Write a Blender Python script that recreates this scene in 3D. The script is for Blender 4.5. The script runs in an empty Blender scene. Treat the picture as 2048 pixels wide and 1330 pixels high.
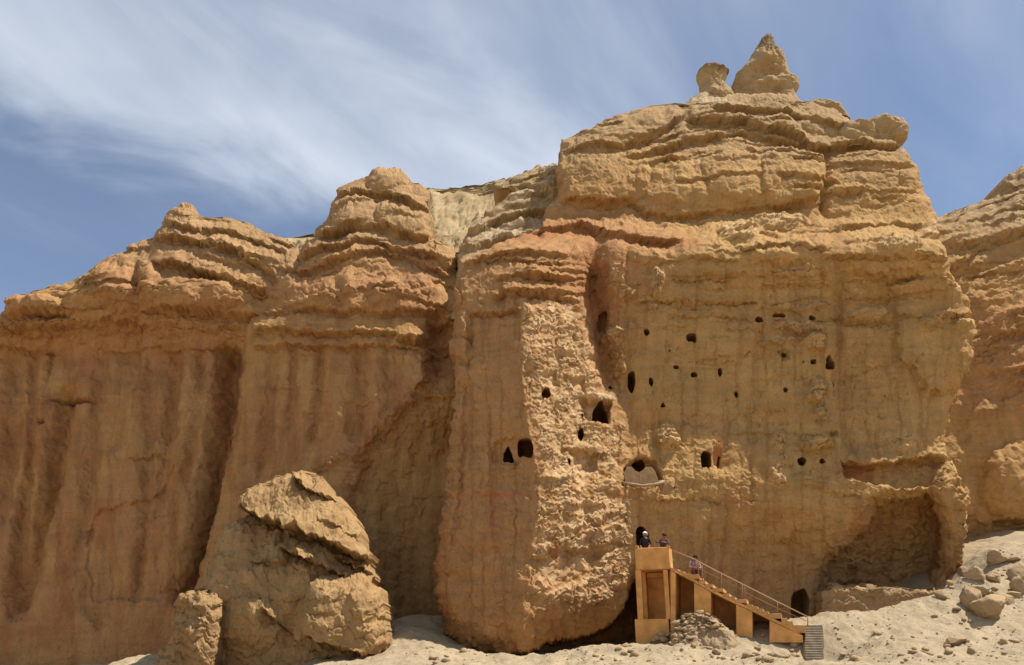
import bpy, bmesh, math, random
import numpy as np
from mathutils import Vector, Matrix

random.seed(7); RNG = np.random.default_rng(7)
SC = bpy.context.scene
COL = SC.collection

# ------------------------------------------------------------------ camera
F_PX = 1607.0; CX, CY = 1024.0, 665.0
PITCH = math.radians(21.3); EYE = 1.6
cam_d = bpy.data.cameras.new('camera'); cam = bpy.data.objects.new('camera', cam_d); COL.objects.link(cam)
cam_d.sensor_width = 36.0; cam_d.lens = F_PX/2048*36.0
cam_d.clip_start = 0.1; cam_d.clip_end = 5000
cam.location = (0, 0, EYE); cam.rotation_euler = (math.pi/2+PITCH, 0, 0)
SC.camera = cam

# ------------------------------------------------------------------ light
SUN_EL = math.radians(60); SUN_AZ = math.radians(90.3)      # azimuth from +Y towards +X
sdir = Vector((math.cos(SUN_EL)*math.sin(SUN_AZ), math.cos(SUN_EL)*math.cos(SUN_AZ), math.sin(SUN_EL)))
sun_d = bpy.data.lights.new('sun', 'SUN'); sun = bpy.data.objects.new('sun', sun_d); COL.objects.link(sun)
sun_d.energy = 5.0; sun_d.angle = math.radians(0.53); sun_d.color = (1.0, 0.955, 0.90)
sun.rotation_euler = sdir.to_track_quat('Z', 'Y').to_euler()
sun.location = (40, 10, 80)

world = bpy.data.worlds.new('World'); SC.world = world; world.use_nodes = True
nt = world.node_tree; nt.nodes.clear()
def N(t, tree=None, **kw):
    n = (tree or nt).nodes.new(t)
    for k, v in kw.items(): setattr(n, k, v)
    return n
def mathn(tree, op, a, b=None, c=None, clamp=False):
    n = tree.nodes.new('ShaderNodeMath'); n.operation = op; n.use_clamp = clamp
    for i, v in enumerate((a, b, c)):
        if v is None: continue
        if isinstance(v, (int, float)): n.inputs[i].default_value = v
        else: tree.links.new(v, n.inputs[i])
    return n.outputs[0]
sky = N('ShaderNodeTexSky', sky_type='NISHITA', sun_disc=False, sun_elevation=SUN_EL, sun_rotation=SUN_AZ,
        altitude=3600, air_density=1.25, dust_density=0.3, ozone_density=1.6)
tc = N('ShaderNodeTexCoord')
sep = N('ShaderNodeSeparateXYZ'); nt.links.new(tc.outputs['Generated'], sep.inputs[0])
zz = mathn(nt, 'ADD', mathn(nt, 'MAXIMUM', sep.outputs[2], 0.0), 0.12)
cpx = mathn(nt, 'DIVIDE', sep.outputs[0], zz); cpy = mathn(nt, 'DIVIDE', sep.outputs[1], zz)
comb = N('ShaderNodeCombineXYZ'); nt.links.new(cpx, comb.inputs[0]); nt.links.new(cpy, comb.inputs[1])
def cirrus(rot, sc, loc, detail, rough, dist, lo, hi):
    mp = N('ShaderNodeMapping'); mp.vector_type = 'POINT'
    mp.inputs['Rotation'].default_value = (0, 0, rot); mp.inputs['Scale'].default_value = sc; mp.inputs['Location'].default_value = loc
    vr = N('ShaderNodeVectorRotate'); vr.rotation_type = 'Z_AXIS'; vr.inputs['Angle'].default_value = rot; nt.links.new(comb.outputs[0], vr.inputs['Vector'])
    mp.inputs['Rotation'].default_value = (0, 0, 0); nt.links.new(vr.outputs[0], mp.inputs[0])
    nz = N('ShaderNodeTexNoise'); nz.inputs['Scale'].default_value = 1.0; nz.inputs['Detail'].default_value = detail
    nz.inputs['Roughness'].default_value = rough; nz.inputs['Distortion'].default_value = dist
    nt.links.new(mp.outputs[0], nz.inputs['Vector'])
    mr = N('ShaderNodeMapRange'); mr.interpolation_type = 'SMOOTHSTEP'
    mr.inputs['From Min'].default_value = lo; mr.inputs['From Max'].default_value = hi
    nt.links.new(nz.outputs[0], mr.inputs[0]); return mr.outputs[0]
CLOUD_A = cirrus(0.45, (1.3, 0.7, 1), (3.1, 0.4, 0), 5, 0.55, 0.4, 0.35, 0.75)
CLOUD_B = cirrus(0.62, (4.0, 1.1, 1), (1.0, 2.0, 0), 6, 0.55, 0.9, 0.28, 0.78)
CLOUD_C = cirrus(0.2, (2.2, 2.2, 1), (5.0, 1.0, 0), 5, 0.55, 0.6, 0.2, 0.8)
# a sheet of cirrus with a ragged lower edge, thinning out towards the right
dist = mathn(nt, 'SUBTRACT', cpy, mathn(nt, 'MULTIPLY_ADD', cpx, 0.80, 1.73))
dist = mathn(nt, 'ADD', dist, mathn(nt, 'MULTIPLY_ADD', CLOUD_C, 0.30, -0.15))
def sstep(v, a, b):
    mr = N('ShaderNodeMapRange'); mr.interpolation_type = 'SMOOTHSTEP'; nt.links.new(v, mr.inputs[0])
    mr.inputs['From Min'].default_value = a; mr.inputs['From Max'].default_value = b; return mr.outputs[0]
edge = sstep(dist, 0.10, -0.22); core = sstep(dist, -0.75, -0.10); fadeR = sstep(cpx, 0.72, -0.05)
sheet = mathn(nt, 'MULTIPLY', mathn(nt, 'MULTIPLY', edge, fadeR), mathn(nt, 'MULTIPLY_ADD', CLOUD_B, 0.22, mathn(nt, 'MULTIPLY_ADD', core, 0.36, mathn(nt, 'MULTIPLY_ADD', CLOUD_A, 0.30, 0.13))))
cl = mathn(nt, 'ADD', sheet, mathn(nt, 'MULTIPLY_ADD', mathn(nt, 'MULTIPLY', CLOUD_A, CLOUD_B), 0.35, 0.10), clamp=True)
SKY_STR = 0.098
mixc = N('ShaderNodeMix', data_type='RGBA'); nt.links.new(cl, mixc.inputs[0])
nt.links.new(sky.outputs[0], mixc.inputs[6]); mixc.inputs[7].default_value = (6.0, 6.5, 7.3, 1)
bg = N('ShaderNodeBackground'); bg.inputs[1].default_value = SKY_STR; nt.links.new(mixc.outputs[2], bg.inputs[0])
wo = N('ShaderNodeOutputWorld'); nt.links.new(bg.outputs[0], wo.inputs[0])

SC.view_settings.view_transform = 'Standard'; SC.view_settings.look = 'None'
SC.view_settings.exposure = 0.40; SC.view_settings.gamma = 1.0
try: SC.cycles.use_denoising = True
except Exception: pass

# ------------------------------------------------------------------ numpy helpers
_perm = np.random.default_rng(3).permutation(512).astype(np.int64)
_ang = np.random.default_rng(4).uniform(0, 2*np.pi, 512); _gx = np.cos(_ang); _gy = np.sin(_ang)
def pn(x, y, seed=0):
    x0 = np.floor(x); y0 = np.floor(y); fx = x-x0; fy = y-y0
    xi = x0.astype(np.int64)+seed*57; yi = y0.astype(np.int64)+seed*131
    def g(ix, iy, dx, dy):
        h = _perm[(_perm[ix & 511]+iy) & 511]; return _gx[h]*dx+_gy[h]*dy
    u = fx*fx*fx*(fx*(fx*6-15)+10); v = fy*fy*fy*(fy*(fy*6-15)+10)
    a = g(xi, yi, fx, fy); b = g(xi+1, yi, fx-1, fy); c = g(xi, yi+1, fx, fy-1); d = g(xi+1, yi+1, fx-1, fy-1)
    return ((a+(b-a)*u)*(1-v)+(c+(d-c)*u)*v)*1.5
def fbm(x, y, o=4, seed=0, gain=0.5):
    s = np.zeros(np.shape(x)); a = 1.0; f = 1.0
    for i in range(o):
        s = s+a*pn(x*f, y*f, seed+i*7); a *= gain; f *= 2.03
    return s
def billow(x, y, o=3, seed=0, gain=0.5):
    s = np.zeros(np.shape(x)); a = 1.0; f = 1.0
    for i in range(o):
        s = s+a*(1-2*np.abs(pn(x*f, y*f, seed+i*7))); a *= gain; f *= 2.1
    return s
def worley(x, y, seed=0):
    x0 = np.floor(x); y0 = np.floor(y); best = np.full(np.shape(x), 9.0)
    for dx in (-1, 0, 1):
        for dy in (-1, 0, 1):
            cx = x0+dx; cy = y0+dy
            h = _perm[(_perm[(cx.astype(np.int64)+seed*91) & 511]+cy.astype(np.int64)) & 511]
            qx = cx+0.5+0.45*_gx[h]; qy = cy+0.5+0.45*_gy[(h*7) & 511]
            best = np.minimum(best, (x-qx)**2+(y-qy)**2)
    return np.sqrt(best)
def sst(a, b, x):
    t = np.clip((x-a)/(b-a), 0, 1); return t*t*(3-2*t)
def itp(x, pts):
    p = np.array(pts, float); return np.interp(x, p[:, 0], p[:, 1])
def unproj(px, py, Y):
    v = (CY-py)/F_PX; c, s = math.cos(PITCH), math.sin(PITCH)
    t = Y/(c-v*s); return (px-CX)/F_PX*t, Y, EYE+t*(s+v*c)
def at(px, py, Y): return Vector(unproj(px, py, Y))

def mk_obj(name, me, mats=(), parent=None, kind=None, label=None, cat=None, group=None):
    o = bpy.data.objects.new(name, me); COL.objects.link(o)
    if me is not None:
        for m in mats: me.materials.append(m)
    if parent is not None: o.parent = parent
    if kind: o['kind'] = kind
    if label: o['label'] = label
    if cat: o['category'] = cat
    if group: o['group'] = group
    return o
def fast_mesh(name, V, Q, tint=None, smooth=True, matidx=None):
    me = bpy.data.meshes.new(name); V = np.asarray(V, np.float32); Q = np.asarray(Q, np.int32); k = Q.shape[1]
    me.vertices.add(len(V)); me.vertices.foreach_set('co', V.ravel())
    me.loops.add(Q.size); me.loops.foreach_set('vertex_index', Q.ravel())
    me.polygons.add(len(Q)); me.polygons.foreach_set('loop_start', np.arange(0, Q.size, k, dtype=np.int32))
    if smooth: me.polygons.foreach_set('use_smooth', np.ones(len(Q), bool))
    if matidx is not None: me.polygons.foreach_set('material_index', np.asarray(matidx, np.int32))
    if tint is not None:
        a = me.color_attributes.new('tint', 'FLOAT_COLOR', 'POINT')
        c = np.ones((len(V), 4), np.float32); c[:, :3] = tint; a.data.foreach_set('color', c.ravel())
    me.update(calc_edges=True); me.validate(); return me

# ------------------------------------------------------------------ materials
def rock_mat(name, base=None, grain=1.0, bump=0.9, streak=0.20, band=0.14):
    m = bpy.data.materials.new(name); m.use_nodes = True; t = m.node_tree; t.nodes.clear(); L = t.links.new
    out = N('ShaderNodeOutputMaterial', t); bs = N('ShaderNodeBsdfPrincipled', t); L(bs.outputs[0], out.inputs[0])
    bs.inputs['Roughness'].default_value = 0.95; bs.inputs['Specular IOR Level'].default_value = 0.1
    geo = N('ShaderNodeNewGeometry', t)
    if base is None:
        at_ = N('ShaderNodeAttribute', t); at_.attribute_name = 'tint'; colr = at_.outputs['Color']
    else:
        rg = N('ShaderNodeRGB', t); rg.outputs[0].default_value = (*base, 1); colr = rg.outputs[0]
    def noise(scale, sv=(1, 1, 1), detail=6, rough=0.6, dist=0.0):
        mp = N('ShaderNodeMapping', t); mp.inputs['Scale'].default_value = sv; L(geo.outputs['Position'], mp.inputs[0])
        n = N('ShaderNodeTexNoise', t); n.inputs['Scale'].default_value = scale; n.inputs['Detail'].default_value = detail
        n.inputs['Roughness'].default_value = rough; n.inputs['Distortion'].default_value = dist
        L(mp.outputs[0], n.inputs['Vector']); return n.outputs[0]
    def mul(col, fac, lo, hi):
        mr = N('ShaderNodeMapRange', t); L(fac, mr.inputs[0]); mr.inputs['From Min'].default_value = 0.3; mr.inputs['From Max'].default_value = 0.7
        mr.inputs['To Min'].default_value = lo; mr.inputs['To Max'].default_value = hi
        vm = N('ShaderNodeVectorMath', t, operation='SCALE'); L(col, vm.inputs[0]); L(mr.outputs[0], vm.inputs['Scale']); return vm.outputs[0]
    c = mul(colr, noise(0.9*grain, (1, 1, 1.2)), 0.88, 1.12)
    if streak: c = mul(c, noise(1.6*grain, (1.0, 1.0, 0.10), 6, 0.65), 1-streak*0.6, 1+streak*0.45)
    if band: c = mul(c, noise(1.8*grain, (0.12, 0.12, 1.6), 5, 0.6, 0.3), 1-band*0.5, 1+band*0.5)
    c = mul(c, noise(9*grain, (1, 1, 1), 5, 0.7), 0.86, 1.14)
    L(c, bs.inputs['Base Color'])
    b1 = N('ShaderNodeBump', t); b1.inputs['Strength'].default_value = bump; b1.inputs['Distance'].default_value = 0.06
    L(noise(6*grain, (1, 1, 1.5), 8, 0.68), b1.inputs['Height'])
    b2 = N('ShaderNodeBump', t); b2.inputs['Strength'].default_value = bump*0.7; b2.inputs['Distance'].default_value = 0.03
    L(noise(24*grain, (1, 1, 1.3), 4, 0.6), b2.inputs['Height']); L(b1.outputs[0], b2.inputs['Normal'])
    L(b2.outputs[0], bs.inputs['Normal'])
    return m
def plain_mat(name, base, var=0.15, scale=3.0, rough=0.85, bump=0.2, metal=0.0, streak=0.0):
    m = bpy.data.materials.new(name); m.use_nodes = True; t = m.node_tree; L = t.links.new
    bs = t.nodes['Principled BSDF']; bs.inputs['Roughness'].default_value = rough; bs.inputs['Metallic'].default_value = metal
    bs.inputs['Specular IOR Level'].default_value = 0.2
    tcn = N('ShaderNodeTexCoord', t); n = N('ShaderNodeTexNoise', t); n.inputs['Scale'].default_value = scale; n.inputs['Detail'].default_value = 6
    mp = N('ShaderNodeMapping', t); mp.inputs['Scale'].default_value = (1, 1, 0.25 if streak else 1)
    L(tcn.outputs['Object'], mp.inputs[0]); L(mp.outputs[0], n.inputs['Vector'])
    mr = N('ShaderNodeMapRange', t); L(n.outputs[0], mr.inputs[0]); mr.inputs['From Min'].default_value = 0.3; mr.inputs['From Max'].default_value = 0.7
    mr.inputs['To Min'].default_value = 1-var; mr.inputs['To Max'].default_value = 1+var
    vm = N('ShaderNodeVectorMath', t, operation='SCALE'); vm.inputs[0].default_value = base; L(mr.outputs[0], vm.inputs['Scale'])
    L(vm.outputs[0], bs.inputs['Base Color'])
    n2 = N('ShaderNodeTexNoise', t); n2.inputs['Scale'].default_value = scale*12; L(tcn.outputs['Object'], n2.inputs['Vector'])
    b = N('ShaderNodeBump', t); b.inputs['Strength'].default_value = bump; b.inputs['Distance'].default_value = 0.01
    L(n2.outputs[0], b.inputs['Height']); L(b.outputs[0], bs.inputs['Normal'])
    return m
M_CLIFF = rock_mat('cliff_rock')
M_GROUND = rock_mat('ground_dust', grain=1.3, bump=0.8, streak=0, band=0)
M_BOULDER = rock_mat('boulder_rock', base=(0.38, 0.262, 0.142), grain=2.0, bump=0.6, streak=0, band=0.2)
M_STONE = rock_mat('loose_stone', base=(0.37, 0.275, 0.165), grain=3.0, bump=0.6, streak=0, band=0)

def jag(px, py):
    a = np.floor(px/21).astype(np.int64); b = np.floor(px/47+.3).astype(np.int64); c = np.floor(py/30).astype(np.int64)
    return (_perm[(_perm[a & 511]+c) & 511]/255.5-1)*.6+(_perm[(_perm[(b+77) & 511]+c) & 511]/255.5-1)*.6
# ------------------------------------------------------------------ relief sculpting tools
# A rock mass is laid out on the drawing grid of the survey (px right, py down, 44 units to a metre) and set at its own depth.
class Field:
    def __init__(s, px, py):
        s.px, s.py = px, py
        s.wx = 4*fbm(px/46, py/46, 2, 11)+.8*pn(px/9, py/9, 12); s.wy = 2.6*fbm(px/64, py/54, 2, 23)+.9*pn(px/14, py/9, 24)+2.4*jag(px+6*pn(px/30, py/12, 9), py)
        s.d = np.zeros(px.shape)                 # metres, positive = away from the viewer
    def lip(s, pts, A, below=14, B=0.0, up=16, fade=18, sharp=None):
        if sharp is None: sharp = 1.2+5.0*min(1.0, A)
        p = np.array(pts, float); yl = np.interp(s.px+s.wx, p[:, 0], p[:, 1])
        m = sst(p[0, 0]-fade*0.2, p[0, 0]+fade, s.px)*(1-sst(p[-1, 0]-fade, p[-1, 0]+fade*0.2, s.px))
        m = m*(0.75+0.5*np.clip(pn(s.px/70, s.py/70+3, 31)+0.5, 0, 1))
        t = s.py+s.wy-yl
        rec = np.where(t > 0, np.exp(-np.maximum(t, 0)/below), 0)*sst(-sharp, sharp, t)
        s.d += m*A*rec
        if B: s.d -= m*B*np.where(t < 0, np.exp(np.minimum(t, 0)/up), 0)*(1-sst(-sharp, sharp, t))
    def ledges(s, n, x0, x1, y0, y1, A, seed, tilt=0.0, lmin=50, lmax=190, below=6.0):
        r = np.random.default_rng(seed)
        for i in range(n):
            x = r.uniform(x0, x1); l = r.uniform(lmin, lmax); y = r.uniform(y0, y1); a = A*r.uniform(.4, 1.3); m = (s.px > x-6) & (s.px < x+l+6) & (np.abs(s.py-y) < 60)
            if not m.any(): continue
            t_ = Field.__new__(Field); t_.px, t_.py, t_.wx, t_.wy = s.px[m], s.py[m], s.wx[m], s.wy[m]; t_.d = np.zeros(t_.px.shape)
            tl = tilt(x) if callable(tilt) else tilt
            t_.lip([(x, y), (x+l/3, y+tl*l/3+r.uniform(-4, 4)), (x+2*l/3, y+tl*l*2/3+r.uniform(-4, 4)), (x+l, y+tl*l)], a, below*r.uniform(.6, 1.6), a*.55, 9, 14, 1.1)
            s.d[m] += t_.d
    def bump(s, cx, cy, rx, ry, A, p=2.0, rot=0.0, edge=None):
        dx = s.px+s.wx-cx; dy = s.py+s.wy-cy; c, n = math.cos(rot), math.sin(rot)
        u = (dx*c+dy*n)/rx; v = (-dx*n+dy*c)/ry
        r = (np.abs(u)**p+np.abs(v)**p)**(1/p)
        if edge: s.d -= A*(1-sst(1-edge, 1.0, r))
        else: s.d -= A*np.sqrt(np.clip(1-r*r, 0, 1))
    def groove(s, pts, w, A, fade=20):           # runs mostly downwards: x as a function of y
        p = np.array(pts, float); xl = np.interp(s.py+s.wy, p[:, 1], p[:, 0])
        m = sst(p[0, 1]-fade, p[0, 1]+fade, s.py)*(1-sst(p[-1, 1]-fade, p[-1, 1]+fade, s.py))
        s.d += A*m*np.exp(-((s.px+s.wx-xl)/w)**2)
    def poly(s, pts, soft=6, warp=1.0):          # soft polygon mask
        return poly_mask(s.px+s.wx*warp, s.py+s.wy*warp, pts, soft)
def poly_mask(x, y, pts, soft):
    n = len(pts); inside = np.zeros(x.shape, bool); dist = np.full(x.shape, 1e9)
    for i in range(n):
        x1, y1 = pts[i]; x2, y2 = pts[(i+1) % n]
        if y1 != y2:
            c = ((y1 > y) != (y2 > y)) & (x < (x2-x1)*(y-y1)/(y2-y1)+x1); inside ^= c
        dx, dy = x2-x1, y2-y1; t = np.clip(((x-x1)*dx+(y-y1)*dy)/(dx*dx+dy*dy+1e-9), 0, 1)
        dist = np.minimum(dist, np.hypot(x-x1-t*dx, y-y1-t*dy))
    sd = np.where(inside, dist, -dist); return sst(-soft, soft, sd)
def layers(t, seed, tmin, tmax, n=400):
    r = np.random.default_rng(seed); e = np.cumsum(r.uniform(tmin, tmax, n)); e = np.concatenate([[0], e]); p = r.uniform(-1, 1, n+1)
    k = np.clip(np.searchsorted(e, t, side='right')-1, 0, n-1); f = (t-e[k])/(e[k+1]-e[k])
    return p[k]+0.5*(1-np.abs(2*f-1)**3)-0.9*np.exp(-((1-f)*(e[k+1]-e[k])/2.2))
def blocks(px, t, seed, tmin, tmax, wmin, wmax, n=400):
    r = np.random.default_rng(seed); e = np.concatenate([[0], np.cumsum(r.uniform(tmin, tmax, n))]); w = r.uniform(wmin, wmax, n+1); off = r.uniform(0, 500, n+1)
    k = np.clip(np.searchsorted(e, t, side='right')-1, 0, n-1); g = (px+off[k])/w[k]; c = np.floor(g).astype(np.int64); fx = g-c; fy = (t-e[k])/(e[k+1]-e[k])
    h = _perm[(_perm[(k+seed) & 511]+c) & 511]/511.0
    ed = np.minimum(np.minimum(fx, 1-fx)*w[k], np.minimum(fy, 1-fy)*(e[k+1]-e[k]))
    return (h*2-1)*sst(0, 2.2, ed)-0.55*np.exp(-ed/1.6)
def cave_rho(px, py, c):
    """radius of a point in a cave's outline, 1 on the rim"""
    cx, cy, w, h, sh = c[:5]; rot = c[6] if len(c) > 6 else 0.0
    dx = px-cx; dy = py-cy; cc, n = math.cos(rot), math.sin(rot); dx, dy = dx*cc+dy*n, -dx*n+dy*cc
    u = dx/(w/2); v = dy/(h/2); th = np.arctan2(v, u); k = cx*.7
    wob = 1+.07*np.sin(2*th+k)+.05*np.sin(3*th+2.1*k)+.035*np.sin(5*th+k*3)
    if sh == 'r': r = (np.abs(u)**4+np.abs(v)**4)**.25
    elif sh == 'a': r = np.where(v < 0, np.hypot(u*(1-.15*v), v), (np.abs(u)**5+np.abs(v)**5)**.2)
    elif sh == 't': uu = u/(.62+.38*np.clip(v, -1, 1)); r = np.where(v < 0, np.hypot(uu, v), (np.abs(uu)**4+np.abs(v)**4)**.25)
    elif sh == 'w': uu = u/(.8+.2*np.clip(v, -1, 1)); r = np.where(v < 0, np.hypot(uu, v), (np.abs(uu)**3+np.abs(v)**3)**(1/3))
    else: r = np.hypot(u, v)
    return r/wob
def relief(name, rows, nc, XL, XR, Yb, macro, micro, tint, mat, roundR=40, roundA=1.2, sides=(0.25, 0.8, 2.5, 9), cap=(0.4, 1.5, 6, 14),
           caves=(), cave_name='cave_opening', cave_min=1.2, jit=0.10, kind='structure', label=None, cat=None, parent=None, edge_noise=3.0, cap_up=0.15):
    nr = len(rows); py = np.repeat(rows[:, None], nc, 1)
    xl = XL(rows)+edge_noise*fbm(rows/26, rows*0+1.7, 4, 41)+0.8*pn(rows/5, rows*0+.3, 44)
    xr = XR(rows)+edge_noise*fbm(rows/26, rows*0+7.3, 4, 47)+0.8*pn(rows/5, rows*0+.9, 49)
    u = np.linspace(0, 1, nc)[None]; px = xl[:, None]*(1-u)+xr[:, None]*u
    inm = []
    for c in caves:                               # draw the grid onto each rim so that the openings have clean worn edges
        near = (np.abs(px-c[0]) < c[2]) & (np.abs(py-c[1]) < c[3]); r = np.where(near, cave_rho(px, py, c), 9.0); k = r < 1.0; inm.append(k)
        dlt = 2.6/(min(c[2], c[3])/2); band = (r >= 1.0) & (r < 1+dlt)
        px = np.where(band, c[0]+(px-c[0])/r, px); py = np.where(band, c[1]+(py-c[1])/r, py)
    xs = np.arange(min(xl.min(), xr.min())-2, xr.max()+3, 1.0); top = np.full(len(xs), 1e5)
    for r in range(nr-1, -1, -1):
        a = int(max(0, xl[r]-xs[0])); b = int(max(0, xr[r]-xs[0]))+1; top[a:b] = np.minimum(top[a:b], rows[r])
    dv = py-np.interp(px, xs, top)
    d = np.minimum(np.minimum(px-xl[:, None], xr[:, None]-px), dv*1.0)
    rr = 1-np.clip(d/roundR, 0, 1); rnd = roundA*(1-np.sqrt(np.clip(1-rr**2, 0, 1)))
    dep = Yb(px, py)+macro(px, py)+rnd
    calm_ = np.ones(px.shape)
    for c in caves:
        near = (np.abs(px-c[0]) < c[2]*1.6) & (np.abs(py-c[1]) < c[3]*1.6); calm_ = np.minimum(calm_, np.where(near, sst(1.05, 2.0, cave_rho(px, py, c)), 1.0))
    jit = jit*(.12+.88*calm_)
    X, Y, Z = unproj(px, py, dep)
    mi = micro(px, py)
    # undersides of ledges are worn: even out the hollows along the bed
    g = np.zeros(mi.shape); g[1:] = np.abs(np.diff(mi, axis=0)); g[:-1] = np.maximum(g[:-1], g[1:])
    wb = sst(.05, .16, g)*calm_; k_ = 8; cs = np.cumsum(np.pad(mi, ((0, 0), (k_+1, k_)), mode='edge'), 1); mb = (cs[:, 2*k_+1:]-cs[:, :-(2*k_+1)])/(2*k_+1)
    mi = mi*(1-.85*wb)+mb*.85*wb
    cm = np.zeros(px.shape, np.int32)
    Y = Y+mi+0
    X = X+jit*fbm(px/22, py/22, 3, 61); Z = Z+jit*fbm(px/22, py/22, 3, 71)
    Z = Z+1.2*jit*fbm(X/.40, Y/.40, 4, 73, .6); X = X+0.5*jit*fbm(Y/.4, Z/.4, 2, 75)
    for i, c in enumerate(caves):
        k = inm[i]; cm[k] = i+1; depth = c[5] if len(c) > 5 else 2.0
        Y = Y+np.where(k, depth, 0); xc, _, zc = unproj(c[0], c[1], dep); X = np.where(k, xc+(X-xc)*2.2, X); Z = np.where(k, zc+(Z-zc)*2.0, Z)
    T = tint(px, py)
    # sides and cap run back from the rims so that the mass is a body, not a sheet
    colsL = [(X[:, :1]+0.05*s, Y[:, :1]+s, Z[:, :1]) for s in reversed(sides)]
    colsR = [(X[:, -1:]-0.05*s, Y[:, -1:]+s, Z[:, -1:]) for s in sides]
    k = len(sides)
    X = np.concatenate([c[0] for c in colsL]+[X]+[c[0] for c in colsR], 1)
    Y = np.concatenate([c[1] for c in colsL]+[Y]+[c[1] for c in colsR], 1)
    Z = np.concatenate([c[2] for c in colsL]+[Z]+[c[2] for c in colsR], 1)
    T = np.concatenate([T[:, :1]]*k+[T]+[T[:, -1:]]*k, 1)
    cm = np.concatenate([np.zeros((nr, k), np.int32), cm, np.zeros((nr, k), np.int32)], 1)
    if cap:
        X = np.concatenate([X[:1]]*len(cap)+[X], 0); Y = np.concatenate([Y[:1]+s for s in reversed(cap)]+[Y], 0)
        Z = np.concatenate([Z[:1]+cap_up*min(s, 4) for s in reversed(cap)]+[Z], 0)
        T = np.concatenate([T[:1]]*len(cap)+[T], 0); cm = np.concatenate([np.zeros((len(cap), cm.shape[1]), np.int32), cm], 0)
    H, W = X.shape; V = np.stack([X, Y, Z], -1).reshape(-1, 3); T = T.reshape(-1, 3)
    idx = np.arange(H*W).reshape(H, W)
    Q = np.stack([idx[:-1, :-1], idx[1:, :-1], idx[1:, 1:], idx[:-1, 1:]], -1).reshape(-1, 4)
    fc = cm.reshape(-1)[Q].max(1)
    o = mk_obj(name, fast_mesh(name, V, Q[fc == 0], T), [mat], parent, kind, label, cat)
    for i, c in enumerate(caves):
        q = Q[fc == i+1]
        if len(q) == 0: continue
        ids, inv = np.unique(q, return_inverse=True)
        mk_obj(cave_name, fast_mesh(cave_name, V[ids], inv.reshape(-1, 4), T[ids]), [mat], o)
    return o
def lerp3(a, b, m): return a*(1-m[..., None])+np.array(b)*m[..., None]
def const3(shape, c): return np.ones(shape+(3,))*np.array(c)
OUT = lambda *p: (lambda y: itp(y, p))

# palette, linear albedo
C_TAN = (0.425, 0.243, 0.092); C_YEL = (0.440, 0.266, 0.100); C_PINK = (0.375, 0.192, 0.080); C_RED = (0.33, 0.130, 0.052)
C_GREY = (0.360, 0.238, 0.118); C_PALE = (0.50, 0.38, 0.225); C_OLIVE = (0.395, 0.252, 0.096)

# ------------------------------------------------------------------ ground
def gpt(px, py, Y): return unproj(px, py, Y)
G = [gpt(*a) for a in [
    (1270, 1292, 39.2), (1345, 1286, 38.8), (1450, 1269, 38.3), (1540, 1264, 38.0), (1600, 1258, 37.6), (1655, 1251, 38.0), (1740, 1222, 39.2), (1860, 1193, 39.8),
    (1915, 1142, 41), (1990, 1100, 44), (2060, 1092, 45), (2200, 1080, 46), (1650, 1254, 42), (1780, 1246, 42.5), (1860, 1228, 42.2), (1800, 1240, 46), (1900, 1205, 44.5),
    (1560, 1322, 34), (1400, 1322, 34.5), (1270, 1326, 34.5), (1120, 1326, 36), (1800, 1330, 30), (2000, 1330, 31), (1950, 1282, 35), (2045, 1250, 37), (1880, 1243, 37.8),
    (2045, 1180, 40.3), (1960, 1203, 39.5), (2250, 1250, 37), (2250, 1330, 31), (1628, 1356, 35.8), (1628, 1346, 36.2), (1632, 1330, 36.9), (1590, 1318, 36.5), (1672, 1316, 36.5), (1720, 1300, 35), (1830, 1280, 35.4),
    (1190, 1297, 37.4), (1140, 1303, 37.3), (1130, 1335, 40.5), (1010, 1335, 40.5), (1200, 1325, 40.5), (1000, 1312, 38), (860, 1302, 37.6), (780, 1304, 36.6), (800, 1332, 33.5), (960, 1328, 35.5), (830, 1255, 41.5), (830, 1232, 45),
    (290, 1308, 40), (240, 1335, 38.5), (120, 1390, 38), (0, 1390, 38), (-250, 1390, 38), (100, 1370, 43), (-200, 1370, 43), (420, 1345, 40), (600, 1330, 44), (500, 1362, 34), (200, 1380, 32)]]
G += [(0, 0, 0), (-20, 0, 0), (20, 0, 0), (0, 20, 0.35), (-20, 20, 0.1), (20, 20, 0.4), (0, 28, 0.75), (-14, 28, 0.45), (14, 28, 0.9), (24, 26, 0.9),
      (-30, 30, 0.6), (-40, 45, 1.5), (40, 35, 2.5), (45, 50, 8), (0, 55, 3.5), (-20, 55, 3), (20, 55, 6)]
G = np.array(G)
def tps_fit(P):
    n = len(P); r = np.hypot(P[:, None, 0]-P[None, :, 0], P[:, None, 1]-P[None, :, 1])+1e-9
    K = r*r*np.log(r)+np.eye(n)*1.5; A = np.zeros((n+3, n+3)); A[:n, :n] = K; A[:n, n] = 1; A[:n, n+1:] = P[:, :2]; A[n:, :n] = A[:n, n:].T
    return np.linalg.solve(A, np.concatenate([P[:, 2], [0, 0, 0]]))
_w = tps_fit(G)
def ground_base(x, y):
    x = np.asarray(x, float); y = np.asarray(y, float)
    cx = np.clip(x, -42, 46); cyy = np.clip(y, -2, 56)
    z = _w[-3]+_w[-2]*cx+_w[-1]*cyy
    for i in range(len(G)):
        r = np.hypot(cx-G[i, 0], cyy-G[i, 1])+1e-9; z = z+_w[i]*r*r*np.log(r)
    return z
def ground_z(x, y):
    x = np.asarray(x, float); y = np.asarray(y, float)
    z = ground_base(x, y)
    near = np.exp(-np.maximum(0, 24-y)/8)
    return z+near*(0.16*fbm(x/2.3, y/2.3, 3, 5)+0.08*fbm(x/0.7, y/0.9, 3, 9)+0.042*billow(x/0.33, y/0.4, 4, 13, .55))
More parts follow.
